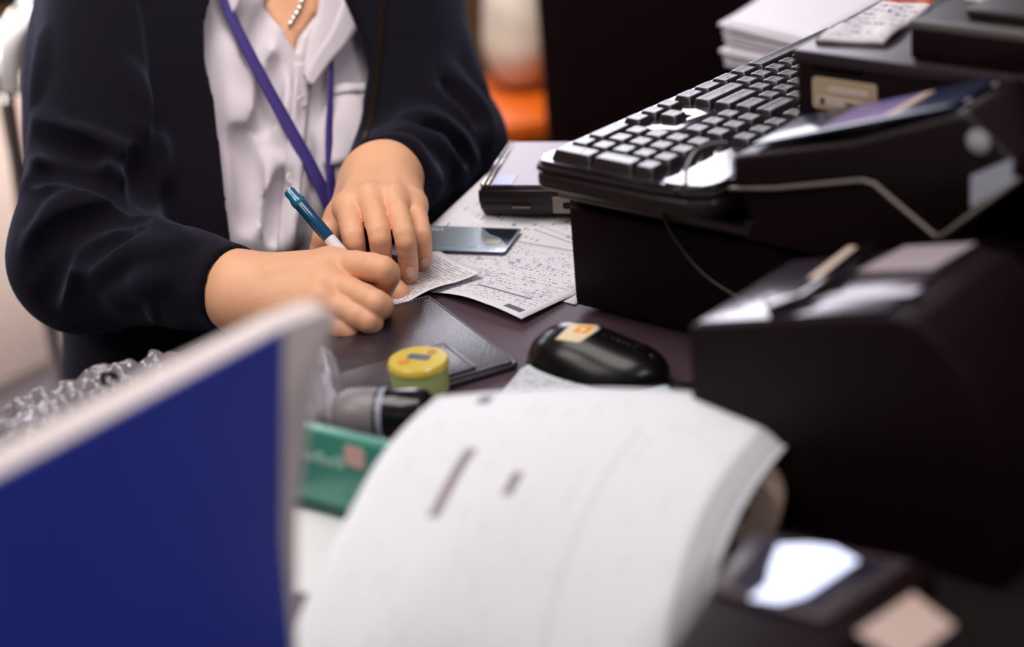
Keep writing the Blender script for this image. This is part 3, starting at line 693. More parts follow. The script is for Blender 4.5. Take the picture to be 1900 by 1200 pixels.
# keep the arm holes of the cuffs open after the union
jacket.cyl(Wre - cd * .05, Wre + cd * .03, .0282, .0290, .002, 's').cyl(Wl - cl_ * .05, Wl + cl_ * .03, .0322, .0328, .002, 's')
vj, qj = surfnet(jacket, .0031, (np.array([-9, -9, .50]), np.array([9, 9, 1.15]))); jacket_o = own(npmesh('jacket', [(relax(vj, qj, 2, .5), qj)], M_jacket))
# zip: brass teeth on dark tape along both front edges
M_zip = mat('brass_zip_teeth', (66, 50, 34), .4, .5, metal=.6)
jt = torso(.022)
for line in ([(384, 112), (392, 150), (402, 195), (408, 232)], [(711, -10), (706, 60), (698, 140), (688, 210), (676, 270), (668, 300)]):
    pp = smoothpts([np.array(p, float) for p in line], 14); X, _ = march(jacket, pp); N = normals(jacket, X); bmz = bmesh.new()
    L_ = np.concatenate([[0], np.cumsum(np.linalg.norm(np.diff(X, axis=0), axis=1))]); nt_ = int(L_[-1] / .0022)
    for k in range(nt_):
        s_ = L_[-1] * k / nt_; p = np.array([np.interp(s_, L_, X[:, c]) for c in range(3)]); n_ = np.array([np.interp(s_, L_, N[:, c]) for c in range(3)]); i = min(int(np.searchsorted(L_, s_)), len(X) - 2); t = X[i + 1] - X[i]
        r_ = bmesh.ops.create_cube(bmz, size=1); mm = frame(p + n_ * .001, t, z=n_)
        for v in r_['verts']: v.co = mm @ Vector((v.co.x * .0013, v.co.y * .004, v.co.z * .0018))
    o = own(from_bm('zipper', bmz, M_zip), jacket_o); o['kind'] = 'stuff'
# ---- trousers, legs under the desk
hipc = V(468, 800, 2.04); kr, kl = hipc + np.array([.16, -.30, .02]), hipc + np.array([.30, -.16, .02])
kr[2] = kl[2] = .48; hr, hl = hipc - SD * .09, hipc + SD * .09; hr[2] = hl[2] = .50
fr_, fl_ = kr + np.array([-.02, .10, 0]), kl + np.array([-.02, .10, 0]); fr_[2] = fl_[2] = .09
leg = G().cap(hr, kr, .075, .062, .04).cap(hl, kl, .075, .062, .04).cap(kr, fr_, .060, .048, .02).cap(kl, fl_, .060, .048, .02).cap(hr + EZ * .05 + SD * .03, hl + EZ * .05 - SD * .02, .095, .095, .06)
vt, qt = surfnet(leg, .006); own(npmesh('trousers', [(relax(vt, qt, 1), qt)], M_trouser))
for f_ in (fr_, fl_):
    sh = G().cap(f_ * [1, 1, 0] + EZ * .038, f_ * [1, 1, 0] + EZ * .036 + np.array([.10, -.13, 0]), .038, .036, .02); sh.half((0, 0, .004), (0, 0, -1), .002, 's')
    a_, b_ = surfnet(sh, .005); own(npmesh('shoe', [(a_, b_)], M_black))
# ------------------------------------------------------------------ cash drawer, keyboard, box
DT = .854
cd_ = thing('cash_drawer', 'wide black metal cash drawer standing on the desk under the keyboard', 'cash drawer', KM(0, 0, DESK))
box('case', (0, .004, .004), (.42, .42, .104), M_black, cd_, .003)
box('drawer_front', (.006, -.004, .012), (.414, .006, .090), M_black_matte, cd_, .003)
box('front_lip', (-.002, -.006, .096), (.422, .006, .104), mat('drawer_lip', (70, 60, 58), .35, .6), cd_, .002)
for x, y in ((.03, .03), (.39, .03), (.03, .39), (.39, .39)): lathe('foot', [(.010, 0), (.012, .005)], M_black_matte, cd_, 16, loc(x, y, 0))
M_plate = mat('keyboard_gloss_plate', (30, 24, 30), 0.16, 0.6, coat=.6, coatr=.1)
M_key = mat('key_cap_satin', (30, 22, 26), 0.25, 1.0, bump=.12, bscale=2500)
M_kside = mat('keyboard_side', (28, 18, 20), 0.35, 0.5)
M_legend = mat('key_legend_print', (190, 170, 140), .5)
yawk, tk, SU = .7999, .015, .01905
ka = np.array([math.cos(yawk), math.sin(yawk), 0]); kb = np.array([math.sin(yawk) * math.cos(tk), -math.cos(yawk) * math.cos(tk), math.sin(tk)]); kn = np.cross(kb, ka)
KO = np.array([.0374, 1.3349, .8999])          # numpad corner, level with the key tops
kbm = Matrix.Identity(4); o_ = KO + ka * 22.5 * SU
for i in range(3): kbm[i][0] = -ka[i]; kbm[i][1] = kb[i]; kbm[i][2] = kn[i]; kbm[i][3] = o_[i] - kn[i] * .009
keyb = thing('keyboard', 'black full size keyboard with number pad towards the card, lying on the cash drawer', 'keyboard', kbm)
KX = lambda u, v: (u * SU, v * SU)            # local coordinates of key units; v = 0 at the space bar edge
out = [(-.5, -.55), (22.35, -.72), (22.9, -.35), (22.9, 5.0), (22.75, 6.6), (22.2, 7.55), (21.0, 7.75), (18.8, 6.8), (15.6, 6.42), (-.5, 6.42)]
po = [KX(*q) for q in out]
prism('base', po, -.020, -.0055, M_kside, keyb, .005, 3, axis='z')
prism('rim', po, -.0050, -.0012, M_kside, keyb, .0012, 2, axis='z')
pi_ = [(p[0] * .985 + .0035, p[1] * .97 + .0018) for p in po]
prism('top_plate', pi_, -.0012, .0024, M_plate, keyb, .0005, 1, axis='z')
pc_ = [KX(*q) for q in ((21.5, 5.6), (22.55, 5.6), (22.35, 6.9), (21.9, 7.35), (20.9, 7.45), (19.3, 6.9), (18.4, 6.3), (18.2, 5.7), (18.9, 5.55))]
prism('control_panel', [tuple(p) for p in smoothpts([np.array(q) for q in pc_], 3, True)], .0020, .0036, mat('glossy_control_panel', (50, 42, 46), .12, .8, coat=1, coatr=.06), keyb, .0006, 1, axis='z')
prism('raised_bezel', [KX(*q) for q in ((15.08, 1.03), (16.2, 1.03), (16.2, 2.06), (17.3, 2.06), (17.3, 1.03), (18.42, 1.03), (18.42, 2.96), (15.08, 2.96))], .0020, .0060, M_plate, keyb, .0008, 2, axis='z')
_km = {}
def keymesh(w, h):
    if (w, h) in _km: return _km[(w, h)]
    bm = bmesh.new(); W_, H_ = w * SU - .0008, h * SU - .0008; t = .0026; secs = [(0, 0, .0006), (.0012, .0003, .0008), (.0080, t - .0004, .0016), (.0088, t - .0001, .0018), (.0090, t + .0006, .0018)]; rings = []
    for z, ins, r in secs:
        pts = rrect(W_ - 2 * ins, H_ - 2 * ins, r, 3, 0, .0006 * (z > .005)); rings.append([bm.verts.new((p[0], p[1], z)) for p in pts])
    pts = rrect(W_ - .0100, max(H_ - .0100, .004), .001, 3, 0, .0006); rings.append([bm.verts.new((p[0], p[1], .00885)) for p in pts])
    n = len(rings[0])
    for i in range(len(rings) - 1):
        for k in range(n): bm.faces.new((rings[i][k], rings[i][(k + 1) % n], rings[i + 1][(k + 1) % n], rings[i + 1][k]))
    bm.faces.new(rings[-1]); bm.faces.new(rings[0][::-1])
    me = bpy.data.meshes.new('key'); bm.normal_update(); bm.to_mesh(me); bm.free(); me.polygons.foreach_set('use_smooth', [True] * len(me.polygons)); me.set_sharp_from_angle(angle=math.radians(50)); me.materials.append(M_key); _km[(w, h)] = me; return me
rows = [(0, 0, [1.25, 1.25, 1.25, 6.25, 1.25, 1.25, 1.25, 1.25], ['', '', 'Alt', '', 'Alt', '@', '', 'Ctrl']), (1, 0, [2.25] + [1] * 10 + [2.75], ['Shift'] + list('ZXCVBNM<>?') + ['Shift']),
        (2, 0, [1.75] + [1] * 11 + [2.25], ['Caps'] + list('ASDFGHJKL:"') + ['Enter']), (3, 0, [1.5] + [1] * 12 + [1.5], ['Tab'] + list('QWERTYUIOP{}') + ['|']),
        (4, 0, [1] * 13 + [2], list('~1234567890-=') + ['Backspace'])]
keys = []
for v, u, ws, ls in rows:
    for w, l in zip(ws, ls): keys.append((u + w / 2, v + .5, w, 1, l)); u += w
for u in [0] + [2, 3, 4, 5] + [6.5, 7.5, 8.5, 9.5] + [11, 12, 13, 14]: keys.append((u + .5, 5.75, 1, 1, ''))
for u in (15.25, 16.25, 17.25):
    keys += [(u + .5, 5.75, 1, 1, ''), (u + .5, 4.5, 1, 1, ''), (u + .5, 3.5, 1, 1, ''), (u + .5, .5, 1, 1, {15.25: '<', 16.25: 'v', 17.25: '>'}[u])]
keys.append((16.75, 1.5, 1, 1, '^'))
for r_, ls in ((1, '123'), (2, '456'), (3, '789')):
    for k in range(3): keys.append((19 + k, r_ + .5, 1, 1, ls[k]))
for k, l in enumerate(('Num', '/', '*', '-')): keys.append((19 + k, 4.5, 1, 1, l))
keys += [(19.5, .5, 2, 1, '0'), (21, .5, 1, 1, '.'), (22, 1, 1, 2, 'Enter'), (22, 3, 1, 2, '+')]
for (u, v, w, h, l) in keys:
    ko = bpy.data.objects.new('key', keymesh(w, h)); link(ko, keyb); x, y = KX(u, v); ko.location = (x, y, .0006)
    if l and u > 6:
        sz = .0036 if len(l) == 1 else .0026
        text('key_legend', l, sz, M_legend, ko, Matrix.Translation((0, .0026 if h == 1 else .006, .00888)))
        if l == '@': ko['label'] = 'key with a round four-pane symbol'
for u in (18.9, 19.5, 20.1): box('indicator_light', (u * SU, 5.45 * SU, .002), (u * SU + .004, 5.45 * SU + .0015, .0031), mat('indicator_window', (150, 150, 160), .3), keyb, .0003)
# flat black unit under the keyboard with a gold strip
ur = thing('hub_unit', 'flat black unit with a gold strip wedged between keyboard and cash drawer', 'hub', KM(.012, .006, DT))
box('case', (0, 0, 0), (.11, .09, .0125), M_black, ur, .003)
box('gold_strip', (.010, -.0012, .0035), (.036, .0004, .0085), mat('gold_strip', (190, 150, 104), .4, .5, metal=.3), ur, .0004)
# black box with label, to the right of the keyboard
BX = thing('receipt_unit', 'tall black box unit with a beige label on its side, right of the keyboard', 'box unit', KM(.1745, .052, DT))
box('case', (0, 0, .002), (.34, .36, .110), M_black, BX, .003)
box('lid', (-.002, -.002, .104), (.342, .362, .114), mat('box_lid', (46, 34, 40), .33, .5), BX, .002)
for x, y in ((.02, .02), (.32, .02), (.02, .34), (.32, .34)): lathe('foot', [(.008, 0), (.009, .003)], M_black_matte, BX, 12, loc(x, y, 0))
def bxl(px, py):
    q = on_plane(px, py, W(0, .052, 0), E1) - W(.1745, .052, DT); return q @ E2, q[2]
x0, z1 = bxl(1508, 143); x1, z0 = bxl(1628, 214)
prism('beige_label', rrect(x1 - x0, z1 - z0 + .002, .003, 4, (x0 + x1) / 2, (z0 + z1) / 2), -.0010, .0004, mat('beige_label', (184, 160, 132), .5), BX, 0)
M_lw = mat('label_white', (206, 186, 176), .5); M_lk = mat('label_black', (62, 50, 46), .5)
w_, h_ = x1 - x0, z1 - z0
prism('label_window', rrect(w_ * .62, h_ * .22, .0015, 3, x0 + w_ * .56, z0 + h_ * .66), -.0014, -.0008, M_lw, BX, 0)
prism('label_window', rrect(w_ * .84, h_ * .30, .0015, 3, x0 + w_ * .50, z0 + h_ * .25), -.0014, -.0008, M_lw, BX, 0)
for k in range(2): box('label_line', (x0 + w_ * (.52 + .1 * k), -.0017, z0 + h_ * (.14 + .11 * (1 - k)) - .0007), (x0 + w_ * .86, -.0013, z0 + h_ * (.14 + .11 * (1 - k)) + .0009), M_lk, BX, 0)
box('label_mark', (x0 + w_ * .13, -.0017, z0 + h_ * .14), (x0 + w_ * .20, -.0013, z0 + h_ * .36), M_lk, BX, 0)
rx0, rz1 = bxl(1512, 108); rx1, rz0 = bxl(1598, 132)
prism('button_recess', rrect(rx1 - rx0, rz1 - rz0, .003, 4, (rx0 + rx1) / 2, (rz0 + rz1) / 2), -.0012, .001, M_black_matte, BX, .0004)
# things on top of the box
BT = DT + .114
def sheet_on(name, pxs, z, m, label, cat, lift=0.0, thick=.0003, nu=14, nv=14, curl=None, group=None, uvs=(1, 1)):
    a, b, c, d = [P(x, y, z) for x, y in pxs]; Gd = bilerp(a, b, c, d, nu, nv)
    Gd[..., 2] += thick / 2 + .0002
    if curl is not None:
        for i in range(nu):
            for j in range(nv): Gd[i, j, 2] += max(0, curl(i / (nu - 1), j / (nv - 1)))
    ctr = Gd[nu // 2, nv // 2].copy(); o = gridsheet(name, Gd - ctr, m, thick=thick, uvscale=uvs, mtx=Matrix.Translation(tuple(ctr)))
    return tag(o, label, cat, group)
m_pk = print_mat('packet_print', (214, 208, 212), (110, 90, 110), 30, 9, 0, .5, ((0, 1, .93, 1, (190, 84, 40)), (0, .06, 0, 1, (44, 34, 70))))
sheet_on('plastic_packet', ((1512, 80), (1640, 86), (1732, 14), (1640, 8)), BT, m_pk, 'white printed packet in clear plastic lying on the black box unit', 'packet', thick=.004, curl=lambda u, v: .004 * math.sin(u * 9) * math.sin(v * 7))
G2 = KM(.30, .13, BT)
bu = thing('card_printer', 'low black unit on top of the black box unit at the upper right corner', 'printer', frame(P(1686, 112, BT), E2))
box('case', (0, 0, .0), (.26, .20, .028), M_black, bu, .004)
box('top_edge', (.0, -.001, .022), (.26, .008, .0285), mat('unit_edge', (92, 86, 84), .4), bu, .002)
box('tray', (.03, .02, .028), (.20, .17, .034), mat('unit_tray', (40, 32, 34), .4), bu, .003)
box('beige_sticker', (.012, .055, .0284), (.05, .115, .0290), mat('beige_sticker', (176, 156, 148), .6), bu, 0)
box('yellowed_card', (.07, .10, .034), (.21, .165, .046), mat('tan_card', (140, 116, 86), .6), bu, .001)
box('black_clip', (.10, .08, .034), (.13, .11, .052), M_black_gloss, bu, .003)
# ------------------------------------------------------------------ paper pile far back
M_p2 = mat('bright_paper', (232, 226, 234), .75, .2)
nst = 11
ORD = ['first', 'second', 'third', 'fourth', 'fifth', 'sixth', 'seventh', 'eighth', 'ninth', 'tenth']
for k in range(nst):
    z = DESK + .003 + k * .0042; sx = (k % 3) * 7 - (k % 2) * 9
    c = [(1336 + sx, 122 - k * 6.2), (1466 + sx, 112 - k * 5.8), (1700 + sx, -30 - k * 5), (1470 + sx, -28 - k * 5)]
    a, b, cc, d = P(1345 + sx, 128, DESK), P(1500 + sx, 160, DESK), P(1760 + sx, 10, DESK), P(1560 + sx, -30, DESK)
    Gd = bilerp(a, b, cc, d, 10, 10); Gd[..., 2] = z + .0018
    for i in range(10):
        for j in range(10): Gd[i, j, 2] += .010 * max(0, 1 - i / 9 * 1.6) * math.sin(j * .9 + k) * .25 + (.006 * (k / nst) * (1 - i / 9))
    ctr = Gd[5, 5].copy(); tag(gridsheet('paper_bundle', Gd - ctr, M_p2, thick=.0034, mtx=Matrix.Translation(tuple(ctr))), 'topmost bundle of the white paper pile behind the keyboard' if k == nst - 1 else '%s white bundle from the bottom of the paper pile behind the keyboard' % ORD[k], 'paper', 'paper bundles piled behind the keyboard')
# ------------------------------------------------------------------ payment tablet at the desk edge
tA, tB, tC = P(885, 346, .786), P(1066, 346, .786), P(998, 300, .786)
xd = (tB - tA) / np.linalg.norm(tB - tA); TT = thing('payment_tablet', 'black handheld tablet with silver edge lying beside the left end of the keyboard', 'tablet', frame(tA * [1, 1, 0] + EZ * DESK, xd))
Tm = np.array(TT.matrix_world.inverted()); wT = float(np.linalg.norm(tB - tA)) + .01; hT = .125
prof = [(0.004, .012), (.012, .004), (.03, .0005), (hT - .02, .0005), (hT, .008), (hT, .030), (0, .034), (-.001, .022)]
bm = bmesh.new(); A_ = [bm.verts.new((0, p[0], p[1])) for p in prof]; B_ = [bm.verts.new((wT, p[0], p[1])) for p in prof]; bm.faces.new(A_); bm.faces.new(B_[::-1])
for i in range(len(prof)): bm.faces.new((A_[i], B_[i], B_[(i + 1) % len(prof)], A_[(i + 1) % len(prof)]))
bmesh.ops.recalc_face_normals(bm, faces=bm.faces[:]); bmesh.ops.bevel(bm, geom=bm.edges[:], offset=.003, segments=3, affect='EDGES'); from_bm('case', bm, M_black, TT, True)
prism('screen', rrect(wT - .010, hT - .012, .004, 4, wT / 2, hT / 2), .0338, .0352, mat('tablet_glass', (110, 84, 100), .28, .22), TT, .0004, 1, axis='z')
tube('silver_edge', [(.004, .004, .0355), (.003, hT * .5, .0345), (.004, hT - .004, .0335)], .0022, M_metal, TT)
tube('silver_edge', [(.0085, .004, .0358), (.0085, hT * .5, .0350), (.0085, hT - .004, .0338)], .0015, M_metal, TT)
box('blue_corner', (.012, .006, .0352), (.030, .030, .0356), mat('blue_tab', (30, 70, 140), .3), TT, 0)
bm = bmesh.new()
box('port_plate', (wT - .030, -.0025, .012), (wT - .012, .001, .027), mat('port_plate_grey', (120, 106, 102), .45, .5, metal=.4), TT, .0008)
prism('port_hole', rrect(.008, .006, .0028, 5, wT - .017, .0195), -.003, .0, M_black_matte, TT, 0)
box('side_slot', (.03, -.0015, .016), (wT - .05, .001, .0175), M_edge, TT, .0003)
# ------------------------------------------------------------------ papers on the desk
M_form = print_mat('form_print', (226, 222, 228), (150, 146, 168), 80, 30, 1, .46, ((.05, .10, .05, .16, (92, 90, 108)), (.235, .262, .12, .46, (132, 130, 142)), (.47, .473, .05, .97, (120, 116, 128)), (.33, .332, .05, .97, (160, 156, 170))))
def ksheet(name, cs, z, m, label, cat, curl=None, nu=22, nv=22, thick=.00025):
    a, b, c, d = [W(p[0], p[1], z) for p in cs]; Gd = bilerp(a, b, c, d, nu, nv); Gd[..., 2] += thick
    if curl:
        for i in range(nu):
            for j in range(nv): Gd[i, j, 2] += max(0, curl(i / (nu - 1), j / (nv - 1)))
    ctr = Gd[nu // 2, nv // 2].copy(); o = gridsheet(name, Gd - ctr, m, thick=thick, mtx=Matrix.Translation(tuple(ctr))); return tag(o, label, cat)
M_form2 = print_mat('plain_form', (228, 224, 230), (120, 114, 128), 60, 16, 1, .4, ((.55, .556, .05, .6, (110, 104, 116)), (.60, .603, .1, .6, (90, 86, 100))))
ksheet('form_sheet', ((-.006, .010), (-.006, .165), (-.222, .235), (-.222, .02)), DESK + .0006, M_form2, 'large plain white form sheet under the bank card with one raised corner', 'paper', curl=lambda u, v: .030 * max(0, v - .70) ** 1.5 * 5 * max(0, 1 - abs(u - .72) * 2.4))
ksheet('form_sheet', ((-.019, -.040), (-.014, .105), (-.205, .085), (-.185, -.020)), DESK + .0012, M_form, 'filled-in form sheet with blue handwriting, its corner towards the mouse', 'paper',
       curl=lambda u, v: .007 * math.sin(min(1, v * 1.6) * math.pi) * max(0, 1 - u * 3) + .004 * max(0, .25 - v) * 4 * (u < .4) * (1 - u * 2))
# handwriting strokes on the form
M_ink = mat('blue_ink', (96, 96, 170), .6); M_inkr = mat('red_ink', (200, 120, 130), .6)
def stroke_set(name, rect, n, m, amp, z, parent=None):
    (b0, a0), (b1, a1) = rect; bmk = bmesh.new()
    for k in range(n):
        bb, aa = b0 + (b1 - b0) * rng.rand(), a0 + (a1 - a0) * rng.rand(); pts = [W(bb + amp * .35 * math.sin(t * 2.3 + k), aa + t * amp * .35, z) for t in np.linspace(0, 3, 9)]
        for i in range(8):
            t = pts[i + 1] - pts[i]; s_ = np.cross(t, EZ); s_ = s_ / np.linalg.norm(s_) * .00022
            q = [bmk.verts.new(p) for p in (pts[i] - s_, pts[i + 1] - s_, pts[i + 1] + s_, pts[i] + s_)]; bmk.faces.new(q)
    return from_bm(name, bmk, m)
# ------------------------------------------------------------------ slip, bank card, notebook, pen
rz = DESK + .003
# handwriting strokes on the filled-in form (blue and red ink), cut free of the other sheets
M_ink = mat('blue_ink', (120, 120, 186), .6); M_inkr = mat('red_ink', (214, 150, 156), .6)
FORM = bpy.data.objects['form_sheet.001']; FI = FORM.matrix_world.inverted()
def strokes(name, b_r, a_r, n, m, amp, z):
    bmk = bmesh.new()
    for k in range(n):
        bb, aa = b_r[0] + (b_r[1] - b_r[0]) * rng.rand(), a_r[0] + (a_r[1] - a_r[0]) * rng.rand(); ph = rng.rand() * 6
        pts = [W(bb + amp * .30 * math.sin(t * 3.3 + ph), aa + t * amp * .4, z) for t in np.linspace(0, 4, 16)]
        for i in range(15):
            t = pts[i + 1] - pts[i]; s_ = np.cross(t, EZ); s_ = s_ / np.linalg.norm(s_) * .00022
            bmk.faces.new([bmk.verts.new(FI @ Vector(p)) for p in (pts[i] - s_, pts[i + 1] - s_, pts[i + 1] + s_, pts[i] + s_)])
    o = from_bm(name, bmk, m, FORM); o['kind'] = 'stuff'
M_slip = print_mat('slip_print', (232, 228, 232), (146, 142, 152), 70, 36, 1, .54, ())
r0, r1, r2, r3 = W(-.103, .014, 0), W(-.126, -.098, 0), W(-.205, -.075, 0), W(-.175, .040, 0)
Gd = bilerp(r0, r1, r2, r3, 26, 20)
for i in range(26):
    for j in range(20):
        u, v = i / 25, j / 19; Gd[i, j, 2] = rz + .0012 + .0055 * max(0, 1 - v * 2.4) * (math.sin(min(1, u * 1.15) * math.pi) ** 2) + .004 * max(0, .25 - u) * 4 * max(0, 1 - v * 2)
ctr = Gd[12, 10].copy(); tag(gridsheet('receipt_slip', Gd - ctr, M_slip, thick=.00025, mtx=Matrix.Translation(tuple(ctr))), 'narrow white printed slip being signed under the pen and hands', 'receipt')
strokes('handwriting', (-.15, -.045), (-.02, .075), 40, M_ink, .0030, DESK + .0030); strokes('handwriting', (-.045, -.022), (-.02, .04), 16, M_inkr, .0025, DESK + .0036)
# bank card lies on the forms under the ring and little finger
ce = W(-.138, .106, 0) - W(-.215, .074, 0); cmx = frame((W(-.138, .106, 0) + W(-.117, .063, 0)) / 2 + EZ * (DESK + .0052) - ce / np.linalg.norm(ce) * .0428, ce)
M_card = mat('silver_blue_card', (148, 160, 170), .24, .7, metal=.3, coat=.4)
bcard = thing('bank_card', 'silver grey bank card with a gold chip lying on the white forms beside the fingers', 'card', cmx)
prism('card_body', rrect(.0856, .0535, .0032, 5), -.0004, .0004, M_card, bcard, 0, axis='z')
prism('chip', rrect(.0125, .0095, .0015, 3, .026, -.004), .0004, .0006, mat('gold_chip', (206, 196, 168), .3, .5, metal=.6), bcard, 0, axis='z')
text('card_lettering', 'VISA', .009, mat('card_print', (206, 214, 222), .4), bcard, Matrix.Translation((-.034, .019, .00045)) @ Matrix.Rotation(math.pi, 4, 'Z'))
tube('light_arc', [(-.03 + .045 * t, -.016 - .006 * math.sin(t * math.pi), .00045) for t in np.linspace(0, 1, 12)], .0004, mat('cyan_print', (120, 190, 206), .4), bcard, 6)
prism('corner_reflection', [(.0405, .0245), (.008, .0245), (.018, .012), (.030, .004), (.0405, -.012)], .0004, .00048, mat('card_reflection_dark', (30, 36, 46), .25, .6, coat=.5), bcard, 0, axis='z')  # dark reflection of the person painted on the card
# bill folder
nb0 = P(800, 560, DESK); nbx = P(965, 685, DESK) - nb0; nbL = float(np.linalg.norm(nbx))
M_leather = mat('black_leather', (38, 31, 40), .30, .6, noise=.15, nscale=200, bump=.55, bscale=480, coat=.35, coatr=.28)
NB = thing('bill_folder', 'black leather bill folder with stitched edges and a pocket, in front of the hand', 'folder', frame(nb0, nbx))
prism('cover', rrect(nbL, .132, .004, 4, nbL / 2, -.066), .0008, .0055, M_leather, NB, .0018, 3, axis='z')
prism('inner_leaf', rrect(nbL * .97, .126, .004, 4, nbL / 2, -.066), .0052, .0070, M_leather, NB, .0008, 2, axis='z')
pk0, pk1 = .092, nbL - .004
prism('pocket', rrect(pk1 - pk0 - .004, .098, .003, 4, (pk0 + pk1) / 2, -.080), .0068, .0088, M_leather, NB, .0008, 2, axis='z')
M_st = mat('grey_stitching', (150, 146, 160), .6)
bms = bmesh.new()
def stitches(x0, y0, x1, y1, z):
    L = math.hypot(x1 - x0, y1 - y0); n = int(L / .0028); a = math.atan2(y1 - y0, x1 - x0)
    for k in range(n):
        t = (k + .5) / n; r_ = bmesh.ops.create_cube(bms, size=1); mm = Matrix.Translation((x0 + (x1 - x0) * t, y0 + (y1 - y0) * t, z)) @ Matrix.Rotation(a, 4, 'Z')
        for v in r_['verts']: v.co = mm @ Vector((v.co.x * .0018, v.co.y * .0006, v.co.z * .0006))
stitches(.003, -.0032, nbL - .003, -.0032, .0072); stitches(.0028, -.004, .0028, -.128, .0072); stitches(.003, -.1290, pk0, -.1290, .0072)
stitches(pk0 + .005, -.034, pk1 - .005, -.034, .0090); stitches(nbL - .0032, -.004, nbL - .0032, -.128, .0072)
so = from_bm('stitching', bms, M_st, NB); so['kind'] = 'stuff'
text('pocket_lettering', 'S', .011, mat('white_print', (226, 224, 230), .5), NB, Matrix.Translation((pk0 + .030, -.060, .0090)) @ Matrix.Rotation(math.radians(115), 4, 'Z'))
# pen: clear blue cap part, white barrel, metal tip
pt = P(726, 577, rz + .0022); ptop = V(535, 353, 1.545)
M_pb = mat('clear_blue_pen_plastic', (10, 112, 150), .10, .7, coat=1, trans=.25); M_pd = mat('dark_blue_pen', (8, 62, 98), .15, .6, coat=.6); M_pw = mat('white_pen_barrel', (226, 222, 226), .3, .5)
pen = thing('pen', 'blue and white ballpoint pen held in the writing hand', 'pen', frame(pt, np.cross(ptop - pt, [0, 1, 0]), z=(ptop - pt) / np.linalg.norm(ptop - pt)))
PLn = float(np.linalg.norm(ptop - pt)); Lp = PLn
lathe('tip', [(.0003, 0), (.0006, .002), (.0012, .0025), (.0020, .009), (.0024, .0105)], M_metal, pen, 20)
lathe('grip', [(.0026, .0105), (.0036, .018), (.0046, .028), (.0048, .055)], M_pb, pen, 24)
lathe('barrel', [(.0047, .055), (.0050, .060), (.0050, Lp * .66)], M_pw, pen, 24)
lathe('dark_sleeve', [(.00505, Lp * .60), (.0053, Lp * .62), (.0053, Lp * .88), (.0048, Lp * .895)], M_pd, pen, 24)
lathe('cap', [(.0048, Lp * .88), (.0058, Lp * .885), (.0060, Lp * .91), (.0050, Lp * .935), (.0046, Lp * .95), (.0048, Lp * .985), (.0040, Lp), (.0020, Lp * 1.003)], M_pb, pen, 24)
prism('clip', rrect(.0036, .048, .0015, 3, 0, Lp * .78), -.0082, -.0068, M_pb, pen, .0004)
box('clip_root', (-.0018, -.0070, Lp * .885), (.0018, -.0045, Lp * .91), M_pb, pen, .0004)
# ------------------------------------------------------------------ mouse
mc = (P(992, 655, DESK + .012) + P(1225, 690, DESK + .012)) / 2; mx_ = P(1225, 690, DESK + .012) - P(992, 655, DESK + .012)
MO = thing('mouse', 'glossy black computer mouse with an orange and white sticker on its back', 'mouse', frame(mc * [1, 1, 0] + EZ * DESK, mx_))
mg = G().ell((-.018, 0, .012), (.034, .029, .027), None, .01).ell((.018, 0, .010), (.036, .027, .020), None, .02).ell((0, 0, .004), (.052, .031, .014), None, .012); mg.half((0, 0, .0012), (0, 0, -1), .003, 's')
mg.cap((.006, 0, .0335), (.056, 0, .020), .0011, .0011, .001, 's')
a_, b_ = surfnet(mg, .0011); mo = npmesh('shell', [(relax(a_, b_, 3), b_)], mat('mouse_gloss', (16, 12, 14), .24, .4), MO)
lathe('wheel', [(.004, -.003), (.0068, -.0022), (.0068, .0022), (.004, .003)], M_black_matte, MO, 24, Matrix.Translation((.036, 0, .0245)) @ Matrix.Rotation(math.pi / 2, 4, 'X'))
mw = np.array(MO.matrix_world); MI = np.array(MO.matrix_world.inverted())
class LocalField:
    def __init__(s, g, m): s.g, s.m = g, np.linalg.inv(m)
    def ev(s, X): return s.g.ev(X @ s.m[:3, :3].T + s.m[:3, 3])
lf = LocalField(mg, mw)
def local(X): return X @ MI[:3, :3].T + MI[:3, 3]
st_px = bilerp((1030, 630, 0), (1074, 637, 0), (1121, 605, 0), (1062, 600, 0), 12, 10)[..., :2]
Xs, _ = march(lf, st_px.reshape(-1, 2)); Ns = normals(lf, Xs); Xs = (Xs + Ns * .0003).reshape(12, 10, 3); Xs = local(np.where(np.isnan(Xs), np.nanmean(Xs, (0, 1)), Xs))
gridsheet('sticker', Xs, print_mat('mouse_sticker', (228, 206, 172), (222, 150, 60), 8, 2, 0, .35, ((.30, .80, .50, .90, (232, 150, 30)), (.44, .62, .62, .80, (236, 214, 170)))), MO, thick=.0002)
tube('cable', [(.050, 0, .008), (.07, .004, .004), (.10, .02, .0025), (.13, .05, .0025)], .0018, M_black, MO)
# ------------------------------------------------------------------ round jar, bottle, bags, green box
jc = P(782, 727, DESK)
JR = thing('round_jar', 'small round green jar with a yellow printed lid beside the bill folder', 'jar', Matrix.Translation(tuple(jc)))
lathe('body', [(.018, .0005), (.0205, .002), (.0210, .005), (.0210, .021), (.0200, .022)], mat('green_jar_plastic', (182, 200, 122), .35, .5, sss=.1), JR, 48)
lathe('lid', [(.0212, .0205), (.0222, .0215), (.0222, .0250), (.0208, .0268), (.0, .0270)], mat('yellow_lid', (220, 192, 74), .22, .6, coat=1), JR, 48)
prism('lid_print', rrect(.017, .008, .002, 4, 0, .002), .0270, .0274, mat('blue_print', (70, 92, 120), .3, coat=1), JR, 0, axis='z', mtx=Matrix.Rotation(-.4, 4, 'Z'))
prism('lid_print', rrect(.009, .007, .003, 4, -.010, -.004), .0270, .0273, mat('orange_print', (226, 140, 40), .3, coat=1), JR, 0, axis='z')
prism('lid_print', rrect(.007, .007, .003, 4, .010, .009), .0270, .0273, mat('red_print', (206, 120, 60), .3, coat=1), JR, 0, axis='z')
